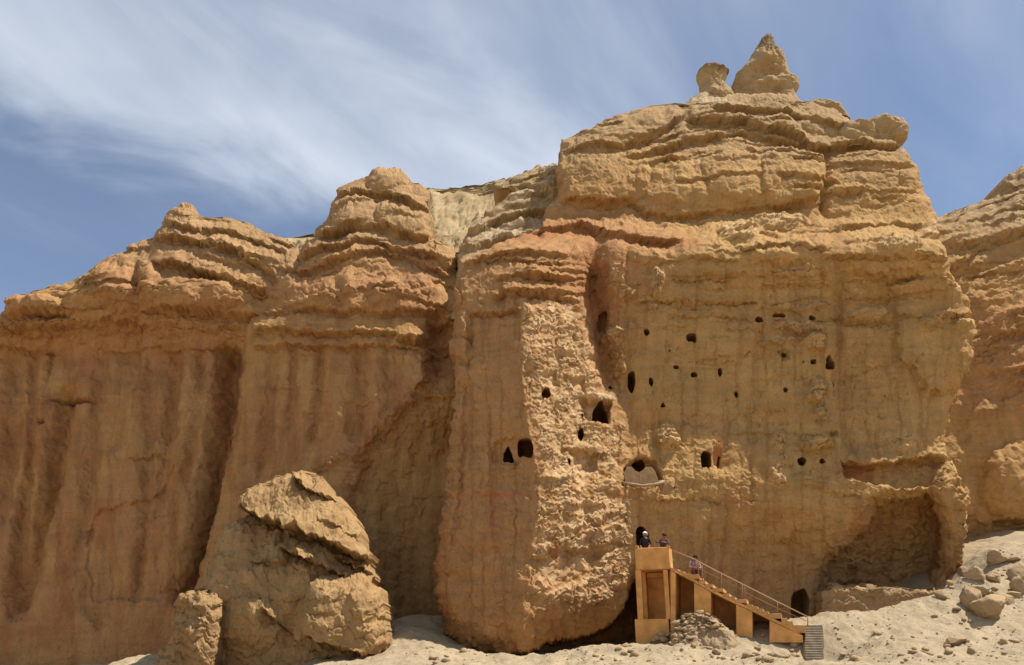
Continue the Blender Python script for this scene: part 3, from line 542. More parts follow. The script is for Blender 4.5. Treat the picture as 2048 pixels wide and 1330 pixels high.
# ------------------------------------------------------------------ middle buttress
RIMP = [(600, 955), (660, 925), (735, 880), (775, 835), (812, 800), (850, 765), (856, 700), (852, 640)]
def mid_macro(px, py):
    d = np.abs(px-690)/170*0.9*(1-sst(620, 760, py))+((850-px)*.0032+.3)*sst(620, 760, py)
    # alcove to the right of the sunlit rim
    rx = itp(py, [(630, 853), (740, 853), (765, 850), (800, 812), (835, 776), (880, 736), (925, 705), (960, 690), (1100, 660), (1340, 640)])
    t = px-rx+5*fbm(px/25, py/25, 3, 3)
    d = d+sst(0, 40, t)*0.45*sst(630, 660, py)+sst(-10, 12, t)*.8*(1-sst(770, 800, py))*sst(630, 660, py)+np.clip(t, 0, 170)/170*2.2*sst(700, 900, py)
    d = d+0.9*sst(1050, 1250, py)*sst(500, 700, px)
    return d
def mid_micro(px, py):
    f = Field(px, py); zt = 1-sst(560, 700, py); pyw = py+12*fbm(px/150, py/200, 3, 291)+1.5*fbm(px/30, py/30, 2, 292)+2*jag(px, py)+np.abs(px-740)*0.10*zt
    f.d -= layers(pyw+100, 15, 26, 70)*(0.01+0.13*zt)*np.clip(.5+fbm(px/100, py/60, 3, 293), .1, 1.2)
    f.d -= layers(pyw+40, 16, 5, 13)*(0.004+0.025*zt)
    f.d -= (0.06+0.2*zt)*fbm(px/120, py/140, 3, 301)+(0.035+.06*zt)*fbm(px/36, py/40, 3, 303)+0.02*fbm(px/12, py/12, 3, 305)
    f.d += 0.10*np.clip(fbm(px/30+.5*fbm(px/40, py/90, 2, 4), py/200, 3, 311)-.15, 0, 1)*sst(660, 720, py)+.014*fbm(px/4.5, py/4, 2, 312)
    pil = np.abs(((px+14*fbm(px/80, py/200, 2, 6)+30)/92) % 1.0-.5)*2; f.d += .10*(pil**3)*sst(-.2, .4, fbm(px/90, py/120, 2, 8))*sst(680, 740, py)
    for (xa, ya, xb, yb, w_, A_) in ((545, 690, 520, 950, 13, .5), (585, 690, 575, 860, 9, .35), (640, 690, 618, 900, 12, .5), (676, 560, 690, 700, 12, .35), (720, 690, 706, 880, 15, .6), (778, 690, 772, 830, 12, .5)):
        f.groove([(xa, ya), ((xa+xb)/2+6, (ya+yb)/2), (xb, yb)], w_, A_, 30)
    f.ledges(14, 540, 900, 350, 690, .30, 1101, lambda x: -.22 if x < 740 else .22); f.ledges(14, 490, 850, 690, 1000, .08, 1102, 0, 30, 90, 4); f.d -= blocks(px, pyw+30, 17, 8, 24, 26, 80)*(.012+.13*zt)*sst(-.1, .5, fbm(px/80, py/50, 3, 313))
    f.lip([(667, 392), (720, 380), (760, 385), (810, 405), (850, 425), (866, 440)], 0.7, 12, 0.4, 16)
    f.lip([(640, 470), (700, 458), (770, 455), (830, 474), (866, 480)], 0.8, 14, 0.45, 22)
    f.lip([(600, 520), (650, 495), (740, 482), (810, 500), (880, 520), (916, 545)], 0.7, 12, 0.35, 16)
    f.lip([(560, 562), (620, 540), (690, 512), (770, 500), (830, 520), (905, 556)], 0.6, 14, 0.3, 18)
    f.lip([(525, 630), (600, 618), (690, 620), (760, 628), (830, 622), (905, 630)], 0.5, 10, 0.25, 16)
    f.lip([(500, 660), (560, 662), (640, 668), (720, 662), (800, 668)], 0.4, 8, 0.35, 12)
    f.lip([(500, 694), (580, 690), (680, 692), (780, 690), (830, 688)], 0.38, 14, 0.2, 14)
    f.lip([(790, 674), (830, 682), (864, 676)], 0.7, 10, 0.45, 14)
    f.bump(775, 356, 40, 22, .5, 2.4); f.bump(700, 420, 50, 34, .5, 2.6); f.bump(810, 430, 56, 40, .6, 2.6); f.bump(680, 585, 130, 38, .5, 2.6); f.bump(820, 590, 80, 40, .4, 2.6); f.bump(560, 645, 60, 26, .4, 2.6); f.bump(700, 505, 90, 22, .35, 2.6)
    w = worley(px/13, py/9, 4); rimm = f.poly([(835, 700), (853, 700), (853, 740), (838, 745)], 5)
    ry = itp(px, [(590, 968), (640, 930), (700, 905), (745, 862), (790, 812), (852, 766)]); rimm = np.maximum(rimm, np.exp(-((py+f.wy-ry)/13)**2)*sst(600, 640, px)*(1-sst(840, 856, px)))
    f.d -= rimm*(0.15+0.4*(0.5-w))
    cr = f.poly([(600, 590), (660, 580), (720, 590), (700, 605), (620, 605)], 8)+f.poly([(740, 575), (850, 570), (860, 600), (760, 600)], 8); f.d -= cr*0.5*(0.5-w)
    f.groove([(690, 700), (700, 800), (712, 880)], 16, .18); f.groove([(600, 700), (596, 800), (590, 900)], 14, .12)
    f.groove([(870, 640), (872, 700), (878, 760)], 22, 1.0); f.bump(870, 760, 46, 30, 0.35, 2.5); f.lip([(820, 690), (870, 705), (920, 700)], .5, 16, .2, 10)
    f.lip([(820, 785), (870, 800), (920, 795)], .25, 12, .3, 20)
    return f.d
def mid_tint(px, py):
    T = const3(px.shape, C_PINK); n = fbm(px/120, py/100, 4, 321)
    T = lerp3(T, C_TAN, sst(-.2, .5, n)*0.7); T = lerp3(T, C_GREY, (1-sst(420, 600, py+40*n))*0.6)
    T = lerp3(T, C_RED, sst(.15, .6, fbm(px/30, py/200, 4, 322))*.3*sst(660, 720, py))
    rx = itp(py, [(630, 853), (765, 850), (835, 776), (925, 705), (1100, 660)]); T = lerp3(T, C_OLIVE, sst(0, 60, px-rx)*sst(760, 800, py)*0.5)
    st = sst(0.0, 0.5, fbm(px/26+.4*fbm(px/50, py/120, 2, 5), py/260, 4, 424)); T = T*(1-0.16*st[..., None]*sst(640, 740, py)[..., None]*np.array([.75, 1, 1.15]))
    return T
relief('cliff_middle', np.arange(335, 1350, 2.0), 300,
       OUT((335, 758), (338, 752), (352, 735), (368, 690), (374, 672), (379, 667), (390, 673), (417, 665), (432, 665), (450, 637), (469, 630), (480, 613), (514, 590), (552, 571), (578, 534), (623, 519), (640, 500), (655, 488), (700, 488), (800, 478), (870, 468), (950, 448), (1050, 425), (1150, 395), (1350, 340)),
       OUT((335, 785), (338, 800), (350, 812), (362, 822), (370, 846), (386, 861), (413, 853), (447, 870), (477, 864), (490, 895), (503, 917), (520, 914), (540, 912), (563, 930), (600, 960), (1350, 960)),
       lambda px, py: itp(py, [(335, 49.0), (480, 46.6), (640, 45.0), (800, 44.3), (1350, 44.0)]), mid_macro, mid_micro, mid_tint, M_CLIFF, 46, 1.6,
       label='middle ochre buttress with a layered knob on top', cat='cliff')

# ------------------------------------------------------------------ left cliff
def left_macro(px, py):
    d = (300-px)*0.0042*sst(600, 720, py)+3.1*sst(560, 720, py)
    g = itp(py, [(640, 500), (860, 470), (950, 455), (1050, 435), (1150, 415), (1350, 380)])
    d = d+np.exp(-((px-g)/60)**2)*0.5
    return d
def left_micro(px, py):
    f = Field(px, py); zt = 1-sst(600, 720, py); pyw = py-0.22*np.maximum(px-310, 0)*zt-0.05*(310-px)*zt*(px < 310)+11*fbm(px/150, py/200, 3, 391)+1.5*fbm(px/30, py/30, 2, 392)+2*jag(px, py)
    f.d -= layers(pyw+140, 25, 28, 76)*(0.008+0.13*zt)*np.clip(.5+fbm(px/100, py/60, 3, 393), .1, 1.2)
    f.d -= layers(pyw+40, 26, 5, 13)*(0.003+0.025*zt)
    f.d -= (0.06+0.25*zt)*fbm(px/130, py/200, 3, 401)+(0.035+.07*zt)*fbm(px/36, py/46, 3, 403)+0.02*fbm(px/12, py/12, 3, 405)
    f.d += 0.10*np.clip(fbm(px/34+.5*fbm(px/40, py/90, 2, 4), py/220, 3, 411)-.15, 0, 1)*sst(650, 720, py)+.014*fbm(px/4.5, py/4, 2, 412)
    pil = np.abs(((px+14*fbm(px/80, py/200, 2, 6)-0.12*(py-700))/78) % 1.0-.5)*2; f.d += .12*(pil**3)*sst(-.2, .4, fbm(px/90, py/120, 2, 8))*sst(660, 740, py)
    for (xa, ya, xb, yb, w_, A_) in ((62, 700, 20, 1200, 13, .8), (205, 690, 150, 1150, 16, .55), (268, 500, 262, 760, 12, .5), (300, 700, 268, 1200, 12, .45), (346, 690, 312, 1000, 15, .65), (402, 690, 372, 960, 11, .45), (95, 640, 92, 760, 9, .4)):
        f.groove([(xa, ya), ((xa+xb)/2+8, (ya+yb)/2), (xb, yb)], w_, A_, 40)
    f.ledges(16, -20, 540, 430, 700, .30, 1201, lambda x: -.04 if x < 300 else .24); f.ledges(16, 0, 450, 720, 1250, .08, 1202, -.1, 30, 110, 4); f.d -= blocks(px, pyw+30, 27, 8, 24, 26, 80)*(.012+.13*zt)*sst(-.1, .5, fbm(px/80, py/50, 3, 413))
    f.lip([(305, 478), (360, 478), (420, 490), (470, 505), (520, 535), (560, 560)], .6, 12, .4, 16)
    f.lip([(300, 522), (350, 526), (400, 548), (460, 560), (510, 578), (540, 580)], .9, 14, .45, 26)
    f.lip([(330, 450), (390, 462), (450, 462), (520, 485), (575, 505)], .45, 9, .3, 12); f.lip([(420, 500), (470, 500), (500, 515), (560, 520)], .4, 8, .3, 10)
    f.lip([(290, 622), (350, 620), (420, 628), (480, 634), (520, 628)], .7, 10, .5, 34); f.lip([(430, 655), (470, 652), (492, 660)], .4, 8, .35, 14)
    f.lip([(10, 632), (60, 626), (110, 632), (150, 628)], .6, 10, .45, 16); f.lip([(-20, 668), (60, 662), (130, 660), (160, 650)], .55, 9, .4, 16); f.lip([(-20, 690), (40, 696), (90, 706), (120, 704)], .45, 9, .4, 12)
    f.lip([(160, 645), (230, 640), (300, 650)], .35, 30, .1, 20); f.lip([(200, 700), (300, 694), (420, 696), (480, 690)], .2, 8, .1, 12)
    f.bump(195, 590, 55, 60, .3, 2.5); f.bump(400, 590, 110, 36, .7, 2.6); f.bump(70, 610, 60, 20, .5, 2.4); f.bump(90, 655, 70, 18, .5, 2.4); f.bump(370, 450, 50, 30, .4, 2.4); f.bump(450, 505, 70, 18, .35, 2.4, .25); f.bump(250, 560, 70, 50, .5, 2.4)
    f.groove([(250, 640), (245, 720), (230, 800), (215, 900)], 22, .7); f.groove([(455, 690), (450, 800), (435, 880), (420, 1000), (395, 1120), (370, 1200)], 21, 2.0)
    f.groove([(130, 780), (118, 860), (98, 980), (70, 1060), (48, 1160), (30, 1230)], 18, 1.3); f.groove([(330, 700), (325, 800), (318, 880)], 24, .6); f.groove([(30, 720), (20, 900), (-10, 1050)], 18, .7)
    f.d += 0.25*f.poly([(160, 1062), (200, 1020), (300, 994), (330, 960), (345, 930), (352, 1100), (350, 1200), (180, 1200)], 3)
    f.bump(150, 798, 42, 5, -.35); f.bump(75, 841, 12, 5, -.6); f.lip([(250, 913), (310, 908), (336, 916)], .25, 6, .1, 6); f.lip([(80, 800), (130, 792), (190, 800)], .3, 8, .15, 6)
    f.groove([(165, 1150), (178, 1220), (200, 1260)], 10, .3)
    return f.d
def left_tint(px, py):
    T = const3(px.shape, C_PINK); n = fbm(px/110, py/160, 4, 421); T = lerp3(T, C_TAN, sst(-.1, .5, n)*.6)
    T = lerp3(T, C_GREY, sst(420, 260, py)*0+(1-sst(430, 600, py+30*n-0.2*np.maximum(px-300, 0)))*.55)
    T = lerp3(T, C_RED, sst(.1, .6, fbm(px/50, py/190, 4, 422))*.4*sst(660, 720, py)); T = lerp3(T, C_OLIVE, sst(.2, .6, fbm(px/60, py/120, 4, 423))*.3*sst(640, 740, py))
    st = sst(0.0, 0.5, fbm(px/26+.4*fbm(px/50, py/120, 2, 5), py/260, 4, 425)); T = T*(1-0.16*st[..., None]*sst(640, 740, py)[..., None]*np.array([.75, 1, 1.15]))
    return T
relief('cliff_left', np.arange(406, 1365, 2.0), 420,
       OUT((406, 366), (413, 360), (417, 356), (437, 334), (450, 327), (469, 308), (475, 301), (488, 263), (514, 233), (526, 199), (541, 177), (559, 150), (574, 94), (586, 38), (595, 14), (604, 8), (614, 16), (626, 8), (640, -10), (660, -60), (1365, -160)),
       OUT((406, 374), (413, 386), (437, 399), (440, 470), (445, 495), (454, 508), (477, 556), (485, 580), (500, 600), (640, 620), (1365, 560)),
       lambda px, py: itp(py, [(406, 48.5), (520, 46.4), (640, 45.0), (800, 44.0), (1365, 43.3)]), left_macro, left_micro, left_tint, M_CLIFF, 46, 1.6,
       label='broad reddish cliff wall with tilted ledges on the left', cat='cliff')

# ------------------------------------------------------------------ rear shoulder, pale ridge, right cliff
def shoulder_micro(px, py):
    f = Field(px, py); pyw = py+(px-1000)*0.25+10*fbm(px/100, py/100, 3, 491)
    f.d -= layers(pyw+300, 35, 9, 26)*.35*np.clip(.6+fbm(px/60, py/40, 3, 493), .2, 1.2)+layers(pyw, 36, 4, 9)*.07+.25*fbm(px/60, py/50, 3, 495)+.05*fbm(px/12, py/10, 3, 496)
    f.ledges(20, 920, 1100, 350, 560, .35, 1301, -.3, 40, 120); f.lip([(1010, 385), (1050, 372), (1110, 385)], .8, 10, .3, 14); f.lip([(930, 470), (1000, 440), (1060, 420), (1110, 425)], .8, 12, .4, 14); f.lip([(925, 510), (980, 488), (1050, 470)], .7, 12, .4, 14)
    return f.d
relief('cliff_shoulder', np.arange(330, 640, 2.0), 130,
       OUT((330, 1085), (340, 1060), (352, 1034), (362, 1002), (372, 985), (378, 1012), (392, 1022), (400, 1010), (425, 975), (450, 945), (480, 925), (520, 915), (640, 900)), OUT((330, 1110), (345, 1150), (640, 1180)),
       lambda px, py: itp(py, [(330, 54), (450, 50), (540, 46.5), (640, 45)]), lambda px, py: px*0, shoulder_micro, lambda px, py: lerp3(const3(px.shape, C_GREY), C_PALE, sst(-.2, .5, fbm(px/60, py/40, 3, 497))*.6), M_CLIFF, 26, 1.2,
       label='layered grey shoulder of rock behind the main butte', cat='cliff')
def ridge_micro(px, py):
    return .75*fbm(px/13+.5*fbm(px/30, py/30, 2, 5), py/60, 5, 501, .6)+.5*fbm(px/50, py/40, 3, 502)+.12*fbm(px/5, py/5, 2, 504)+.06*fbm(px/6, py/6, 2, 503)
relief('ridge_behind', np.arange(328, 560, 2.0), 260,
       OUT((328, 1090), (352, 1040), (362, 1000), (370, 978), (383, 875), (386, 820), (470, 620), (477, 540), (560, 520)), OUT((328, 1130), (560, 1200)),
       lambda px, py: itp(py, [(328, 72), (385, 70), (480, 60), (560, 53)]), lambda px, py: px*0, ridge_micro, lambda px, py: lerp3(const3(px.shape, (0.41, 0.30, 0.155)), (0.34, 0.24, 0.12), sst(-.2, .4, fbm(px/50, py/30, 4, 504))), M_CLIFF, 10, 1.0,
       sides=(1, 6, 30), cap=(2, 10, 30), label='pale eroded ridge rising behind the buttresses', cat='ridge')
def right_micro(px, py):
    f = Field(px, py); zt = 1-sst(640, 860, py); pyw = py+(px-1960)*0.38*zt+10*fbm(px/100, py/100, 3, 591)
    f.d -= layers(pyw+300, 45, 10, 34)*(.06+.34*zt)*np.clip(.6+fbm(px/60, py/40, 3, 593), .2, 1.2)+layers(pyw, 46, 4, 10)*(.01+.07*zt)+.35*fbm(px/80, py/90, 3, 595)+.06*fbm(px/14, py/14, 3, 596)
    f.ledges(30, 1880, 2040, 350, 800, .35, 1302, -.25, 50, 160); f.lip([(1880, 545), (1930, 520), (1990, 480), (2060, 465)], .8, 14, .4, 22); f.lip([(1960, 690), (2000, 670), (2060, 660)], .4, 9, .3, 12); f.lip([(1970, 745), (2060, 738)], .35, 9, .25, 12)
    f.bump(2060, 970, 100, 90, .9, 2.2); f.lip([(1980, 1040), (2100, 1050)], .8, 18, .2, 16); f.bump(2010, 620, 70, 50, .4, 2.5)
    return f.d
relief('cliff_right', np.arange(322, 1200, 2.0), 170,
       OUT((322, 2080), (328, 2046), (345, 2030), (358, 2010), (380, 1998), (393, 1990), (402, 1960), (412, 1930), (430, 1880), (445, 1850), (1200, 1780)), OUT((322, 2110), (340, 2160), (400, 2240), (1200, 2320)),
       lambda px, py: itp(py, [(322, 58), (480, 54.5), (700, 52.5), (1000, 52), (1200, 52)]), lambda px, py: sst(980, 1090, py)*1.2, right_micro,
       lambda px, py: lerp3(lerp3(const3(px.shape, C_TAN), C_PINK, sst(560, 660, py)*(1-sst(760, 900, py))*.8), C_GREY, 1-sst(400, 560, py)), M_CLIFF, 40, 1.5,
       label='shaded layered cliff set back on the right', cat='cliff')

# ------------------------------------------------------------------ big leaning outcrop, lower left
def oc_macro(px, py): return np.abs(px-600)/200*1.1+sst(1240, 1330, py)*.6
def oc_micro(px, py):
    f = Field(px, py); q = py-0.42*(px-600)+14*fbm(px/70, py/70, 3, 691)
    f.d -= layers(q+100, 55, 40, 90)*.05+.16*fbm(px/90, py/80, 3, 693)+.045*fbm(px/28, py/24, 4, 694)+.03*fbm(px/9, py/8, 3, 695)
    f.lip([(585, 958), (615, 976), (640, 990), (672, 1006)], .6, 7, .5, 16, 8)
    f.lip([(480, 1016), (530, 1040), (600, 1062), (660, 1088), (748, 1126)], 1.25, 26, 1.0, 52, 10)
    f.lip([(640, 1040), (680, 1058), (735, 1092)], .22, 6, .15, 16)
    f.lip([(560, 1096), (600, 1108), (640, 1132), (690, 1150)], .6, 22, .7, 34, 12)
    f.lip([(660, 1108), (700, 1128), (748, 1152)], .6, 14, .5, 20)
    f.lip([(500, 1120), (540, 1124), (582, 1128)], .35, 40, .3, 12)
    f.bump(695, 1232, 92, 92, 1.15, 2.3, .25); f.bump(560, 1160, 70, 46, .35); f.bump(500, 1250, 60, 60, .35); f.bump(740, 1200, 34, 40, .25); f.bump(660, 1180, 40, 26, .25)
    f.lip([(615, 1262), (660, 1290), (720, 1306), (778, 1318)], .8, 16, .4, 26); f.bump(625, 1112, 44, 32, .35)
    f.groove([(602, 1150), (596, 1210), (570, 1290)], 18, .35); f.lip([(520, 1215), (560, 1245), (612, 1296)], .5, 22, .25, 16); f.bump(470, 1190, 66, 90, .35, 2.5)
    w = worley(px/12, py/9, 9); f.d -= .12*(.5-w)*sst(.1, .55, fbm(px/40, py/40, 3, 699))
    return f.d
relief('rock_outcrop', np.arange(948, 1352, 1.7), 300,
       OUT((948, 585), (952, 568), (958, 548), (968, 528), (980, 502), (990, 490), (1003, 484), (1018, 488), (1034, 482), (1046, 466), (1060, 450), (1080, 432), (1120, 419), (1165, 406), (1200, 402), (1240, 392), (1280, 372), (1352, 330)),
       OUT((948, 610), (952, 632), (960, 648), (975, 656), (990, 668), (1010, 692), (1040, 714), (1070, 724), (1095, 737), (1113, 745), (1128, 736), (1145, 742), (1165, 748), (1185, 764), (1220, 774), (1290, 778), (1308, 770), (1330, 744), (1352, 720)),
       lambda px, py: itp(py, [(948, 37.2), (1100, 36.2), (1200, 35.5), (1352, 35.2)]), oc_macro, oc_micro, lambda px, py: lerp3(const3(px.shape, (0.36, 0.222, 0.096)), (0.325, 0.190, 0.080), sst(-.2, .5, fbm(px/60, py/60, 3, 698))*.8), M_CLIFF, 44, 1.4,
       kind=None, label='huge slumped boulder of tilted yellow slabs at lower left', cat='boulder', cap=(.3, 1, 3), sides=(.25, .8, 2, 4))
relief('rock_outcrop', np.arange(1186, 1352, 1.7), 90,
       OUT((1186, 372), (1192, 358), (1210, 350), (1235, 349), (1262, 352), (1280, 345), (1300, 322), (1352, 300)), OUT((1186, 400), (1190, 430), (1200, 444), (1240, 447), (1262, 445), (1352, 430)),
       lambda px, py: px*0+34.6, lambda px, py: np.abs(px-398)/50*.5, lambda px, py: -(layers(py-0.5*(px-400)+6*fbm(px/30, py/30, 3, 711), 65, 14, 34)*.10+.18*fbm(px/40, py/40, 4, 712)+.04*fbm(px/9, py/9, 3, 713)),
       lambda px, py: const3(px.shape, (0.325, 0.198, 0.088)), M_CLIFF, 22, .8, kind=None, label='small ribbed boulder left of the huge slumped one', cat='boulder', cap=(.3, 1, 2), sides=(.2, .6, 1.5, 3))

# ------------------------------------------------------------------ built things
PHI = math.radians(18)
UV_ = Vector((math.cos(PHI), -math.sin(PHI), 0)); WV = Vector((math.sin(PHI), math.cos(PHI), 0)); P0 = at(1271, 1292, 39.2)
def fr(px, py, w=0.0):
    v = (CY-py)/F_PX; c, s = math.cos(PITCH), math.sin(PITCH); d = Vector(((px-CX)/F_PX, c-v*s, s+v*c)); o = Vector((0, 0, EYE))
    p0 = P0+WV*w; t = (p0-o).dot(WV)/d.dot(WV); p = o+d*t; return (p-P0).dot(UV_), p.z
def L2W(u, z, w): p = P0+UV_*u+WV*w; return Vector((p.x, p.y, z))
def finish(bm, name, mat, parent, bev=0.012, smooth=False, seed=None):
    if bev: bmesh.ops.bevel(bm, geom=bm.edges[:], offset=bev, segments=1, affect='EDGES', profile=0.5)
    bmesh.ops.recalc_face_normals(bm, faces=bm.faces[:])
    me = bpy.data.meshes.new(name); bm.to_mesh(me); bm.free()
    if smooth: me.polygons.foreach_set('use_smooth', np.ones(len(me.polygons), bool))
    return mk_obj(name, me, [mat], parent)
def prism(name, pts, w0, w1, mat, parent, bev=0.012):         # pts: (u, z)
    bm = bmesh.new(); a = [bm.verts.new(L2W(u, z, w0)) for u, z in pts]; b = [bm.verts.new(L2W(u, z, w1)) for u, z in pts]; n = len(pts)
    bm.faces.new(a); bm.faces.new(list(reversed(b)))
    for i in range(n): bm.faces.new((a[i], b[i], b[(i+1) % n], a[(i+1) % n]))
    return finish(bm, name, mat, parent, bev)
def rect(name, px0, px1, py0, py1, w0, w1, mat, parent, bev=0.012):
    u0 = fr(px0, (py0+py1)/2, 0)[0]; u1 = fr(px1, (py0+py1)/2, 0)[0]; z0 = fr((px0+px1)/2, py1)[1]; z1 = fr((px0+px1)/2, py0)[1]
    return prism(name, [(u0, z0), (u1, z0), (u1, z1), (u0, z1)], w0, w1, mat, parent, bev)
def tube(name, pts, r, mat, parent, seg=8, r2=None):
    pts = [Vector(p) for p in pts]; bm = bmesh.new(); rings = []
    for i, p in enumerate(pts):
        t = (pts[min(i+1, len(pts)-1)]-pts[max(i-1, 0)]).normalized(); a = t.cross(Vector((0, 0, 1)) if abs(t.z) < .9 else Vector((1, 0, 0))).normalized(); b = t.cross(a)
        rr = r if r2 is None else r+(r2-r)*i/(len(pts)-1)
        rings.append([bm.verts.new(p+a*rr*math.cos(k*2*math.pi/seg)+b*rr*math.sin(k*2*math.pi/seg)) for k in range(seg)])
    for i in range(len(rings)-1):
        for k in range(seg): bm.faces.new((rings[i][k], rings[i][(k+1) % seg], rings[i+1][(k+1) % seg], rings[i+1][k]))
    bm.faces.new(rings[0]); bm.faces.new(list(reversed(rings[-1])))
    return finish(bm, name, mat, parent, 0, True)
def thing(name, label, cat, group=None): return mk_obj(name, None, (), None, None, label, cat, group)

M_PLASTER = plain_mat('ochre_plaster', (0.61, 0.30, 0.093), 0.24, 2.2, 0.92, 0.8)
M_STEP = plain_mat('ochre_concrete', (0.52, 0.27, 0.10), 0.18, 3.0, 0.9, 0.35)
M_RAIL = plain_mat('painted_rail', (0.38, 0.20, 0.10), 0.12, 6, 0.5, 0.05)
M_GREYSTEP = plain_mat('grey_stone_steps', (0.30, 0.235, 0.155), 0.25, 4, 0.9, 0.5)
M_MUD = plain_mat('mud_wall', (0.40, 0.26, 0.13), 0.25, 4, 0.95, 0.5)
M_WOOD = plain_mat('weathered_wood', (0.36, 0.24, 0.14), 0.3, 8, 0.8, 0.4)

pf = thing('viewing_platform', 'tall ochre plastered platform on two pillars at the head of the stair', 'platform')
rect('base_block', 1271, 1339, 1238, 1300, 0, 1.9, M_PLASTER, pf)
rect('pillar', 1272.5, 1284, 1139, 1238.3, 0.03, 0.42, M_PLASTER, pf); rect('pillar', 1329, 1338, 1139, 1238.3, 0.03, 0.42, M_PLASTER, pf)
rect('pillar', 1272.5, 1284, 1139, 1238.3, 1.4, 1.85, M_PLASTER, pf); rect('pillar', 1329, 1338, 1139, 1238.3, 1.4, 1.85, M_PLASTER, pf)
rect('lintel', 1284.3, 1328.7, 1140, 1150, 1.45, 1.8, M_PLASTER, pf)
rect('floor_slab', 1271.5, 1338.5, 1132, 1139.2, 0.012, 2.6, M_STEP, pf)
rect('parapet', 1270.5, 1339.3, 1095, 1138, -0.02, 0.13, M_PLASTER, pf, 0.02)
rect('parapet', 1336, 1339.3, 1094, 1138, 0.134, 1.0, M_PLASTER, pf, 0.02); rect('parapet', 1270.5, 1274, 1094, 1138, 0.134, 2.2, M_PLASTER, pf, 0.02)
rect('corner_cap', 1270.3, 1277, 1091.5, 1095.3, -0.03, 0.15, M_PLASTER, pf, 0.01); rect('corner_cap', 1334, 1339.5, 1091.5, 1095.3, -0.03, 0.15, M_PLASTER, pf, 0.01)
rect('rear_wall', 1271.5, 1338.5, 1150, 1238, 1.9, 2.1, M_PLASTER, pf)

st = thing('staircase', 'ochre plastered staircase descending right from the platform', 'staircase')
TRE = [(1356, 1137.5), (1367, 1142), (1378, 1146), (1398, 1149), (1410, 1161), (1425, 1168), (1446, 1176), (1458, 1186), (1470, 1193), (1493, 1198), (1504, 1208), (1515, 1212), (1526, 1217), (1537, 1222), (1563, 1227), (1575, 1236), (1586, 1242), (1611, 1250)]
def under(px): return itp(px, [(1340, 1140), (1352, 1145.5), (1387, 1163.5), (1421, 1183), (1471, 1208), (1505, 1222.5), (1538, 1239.5), (1615, 1274)])
px0 = 1340.5
for i, (x1, ty) in enumerate(TRE):
    by = float(under(px0))-1.5 if i < len(TRE)-1 else 1266
    rect('step', px0+0.1, x1, ty, max(by, ty+4), 0.0, 2.25, M_STEP, st, 0.014); px0 = x1
xs = np.linspace(1341, 1600, 30)
prism('stringer', [fr(x, float(under(x))) for x in xs]+[fr(x, float(under(x))-6) for x in xs[::-1]], 0.02, 2.23, M_PLASTER, st, 0)
def pier(x0, x1, bot, lean=0):
    prism('pier', [fr(x0+lean, bot), fr(x1+lean*.6, bot), fr(x1, float(under(x1))+1), fr(x0, float(under(x0))+1)], 0.012, 2.22, M_PLASTER, st)
pier(1341, 1351, 1262); pier(1388, 1421.5, 1262, 1); pier(1472, 1504.5, 1285, 1); pier(1539, 1606, 1285)
for a, b in ((1351.3, 1387.7), (1422, 1471.7), (1505, 1538.7)):
    prism('recess_wall', [fr(a-1, 1285), fr(b+1, 1285), fr(b+1, float(under(b))+.5), fr(a-1, float(under(a))+.5)], 2.0, 2.2, M_PLASTER, st, 0)
hr = mk_obj('handrail', None, (), st)
RAILW = 0.12
def rp(px, py, w=RAILW): u, z = fr(px, py, w); return L2W(u, z, w)
tube('top_rail', [rp(1345, 1101), rp(1385, 1117), rp(1440, 1146), rp(1490, 1171), rp(1555, 1204), rp(1614, 1233)], 0.028, M_RAIL, hr)
tube('lower_rail', [rp(1399, 1138), rp(1443, 1158), rp(1486, 1179)], 0.017, M_RAIL, hr); tube('lower_rail', [rp(1489, 1184), rp(1556, 1217), rp(1612, 1241)], 0.014, M_RAIL, hr)
for x, a, b in ((1397, 1124, 1150), (1405, 1129, 1163), (1443, 1148, 1178), (1485, 1169, 1199), (1490, 1172, 1199), (1555, 1204, 1228), (1615.5, 1232, 1252)):
    tube('post', [rp(x, b), rp(x, a)], 0.026, M_RAIL, hr)

ls = thing('stone_steps', 'narrow flight of grey stone steps below the staircase', 'steps')
nst = 14
for i in range(nst+4):
    k = i/(nst-1); py = 1250+65*k; Y = 37.4-0.9*k; x0, x1 = 1610.5, 1646
    if i >= nst: x0 += 16*(i-nst+1); x1 += 14*(i-nst+1)
    a = at(x0+random.uniform(-1, 1), py, Y); b = at(x1+random.uniform(-1, 1), py, Y); z0 = a.z-0.55
    bm = bmesh.new(); r = bmesh.ops.create_cube(bm, size=1.0)
    for v in r['verts']: v.co = Vector((a.x+(b.x-a.x)*(v.co.x+.5), Y+0.6*(v.co.y+.5), z0+(a.z-z0)*(v.co.z+.5)))+Vector((random.uniform(-.012, .012), 0, random.uniform(-.01, .01)))
    finish(bm, 'step', M_GREYSTEP, ls, 0.015)

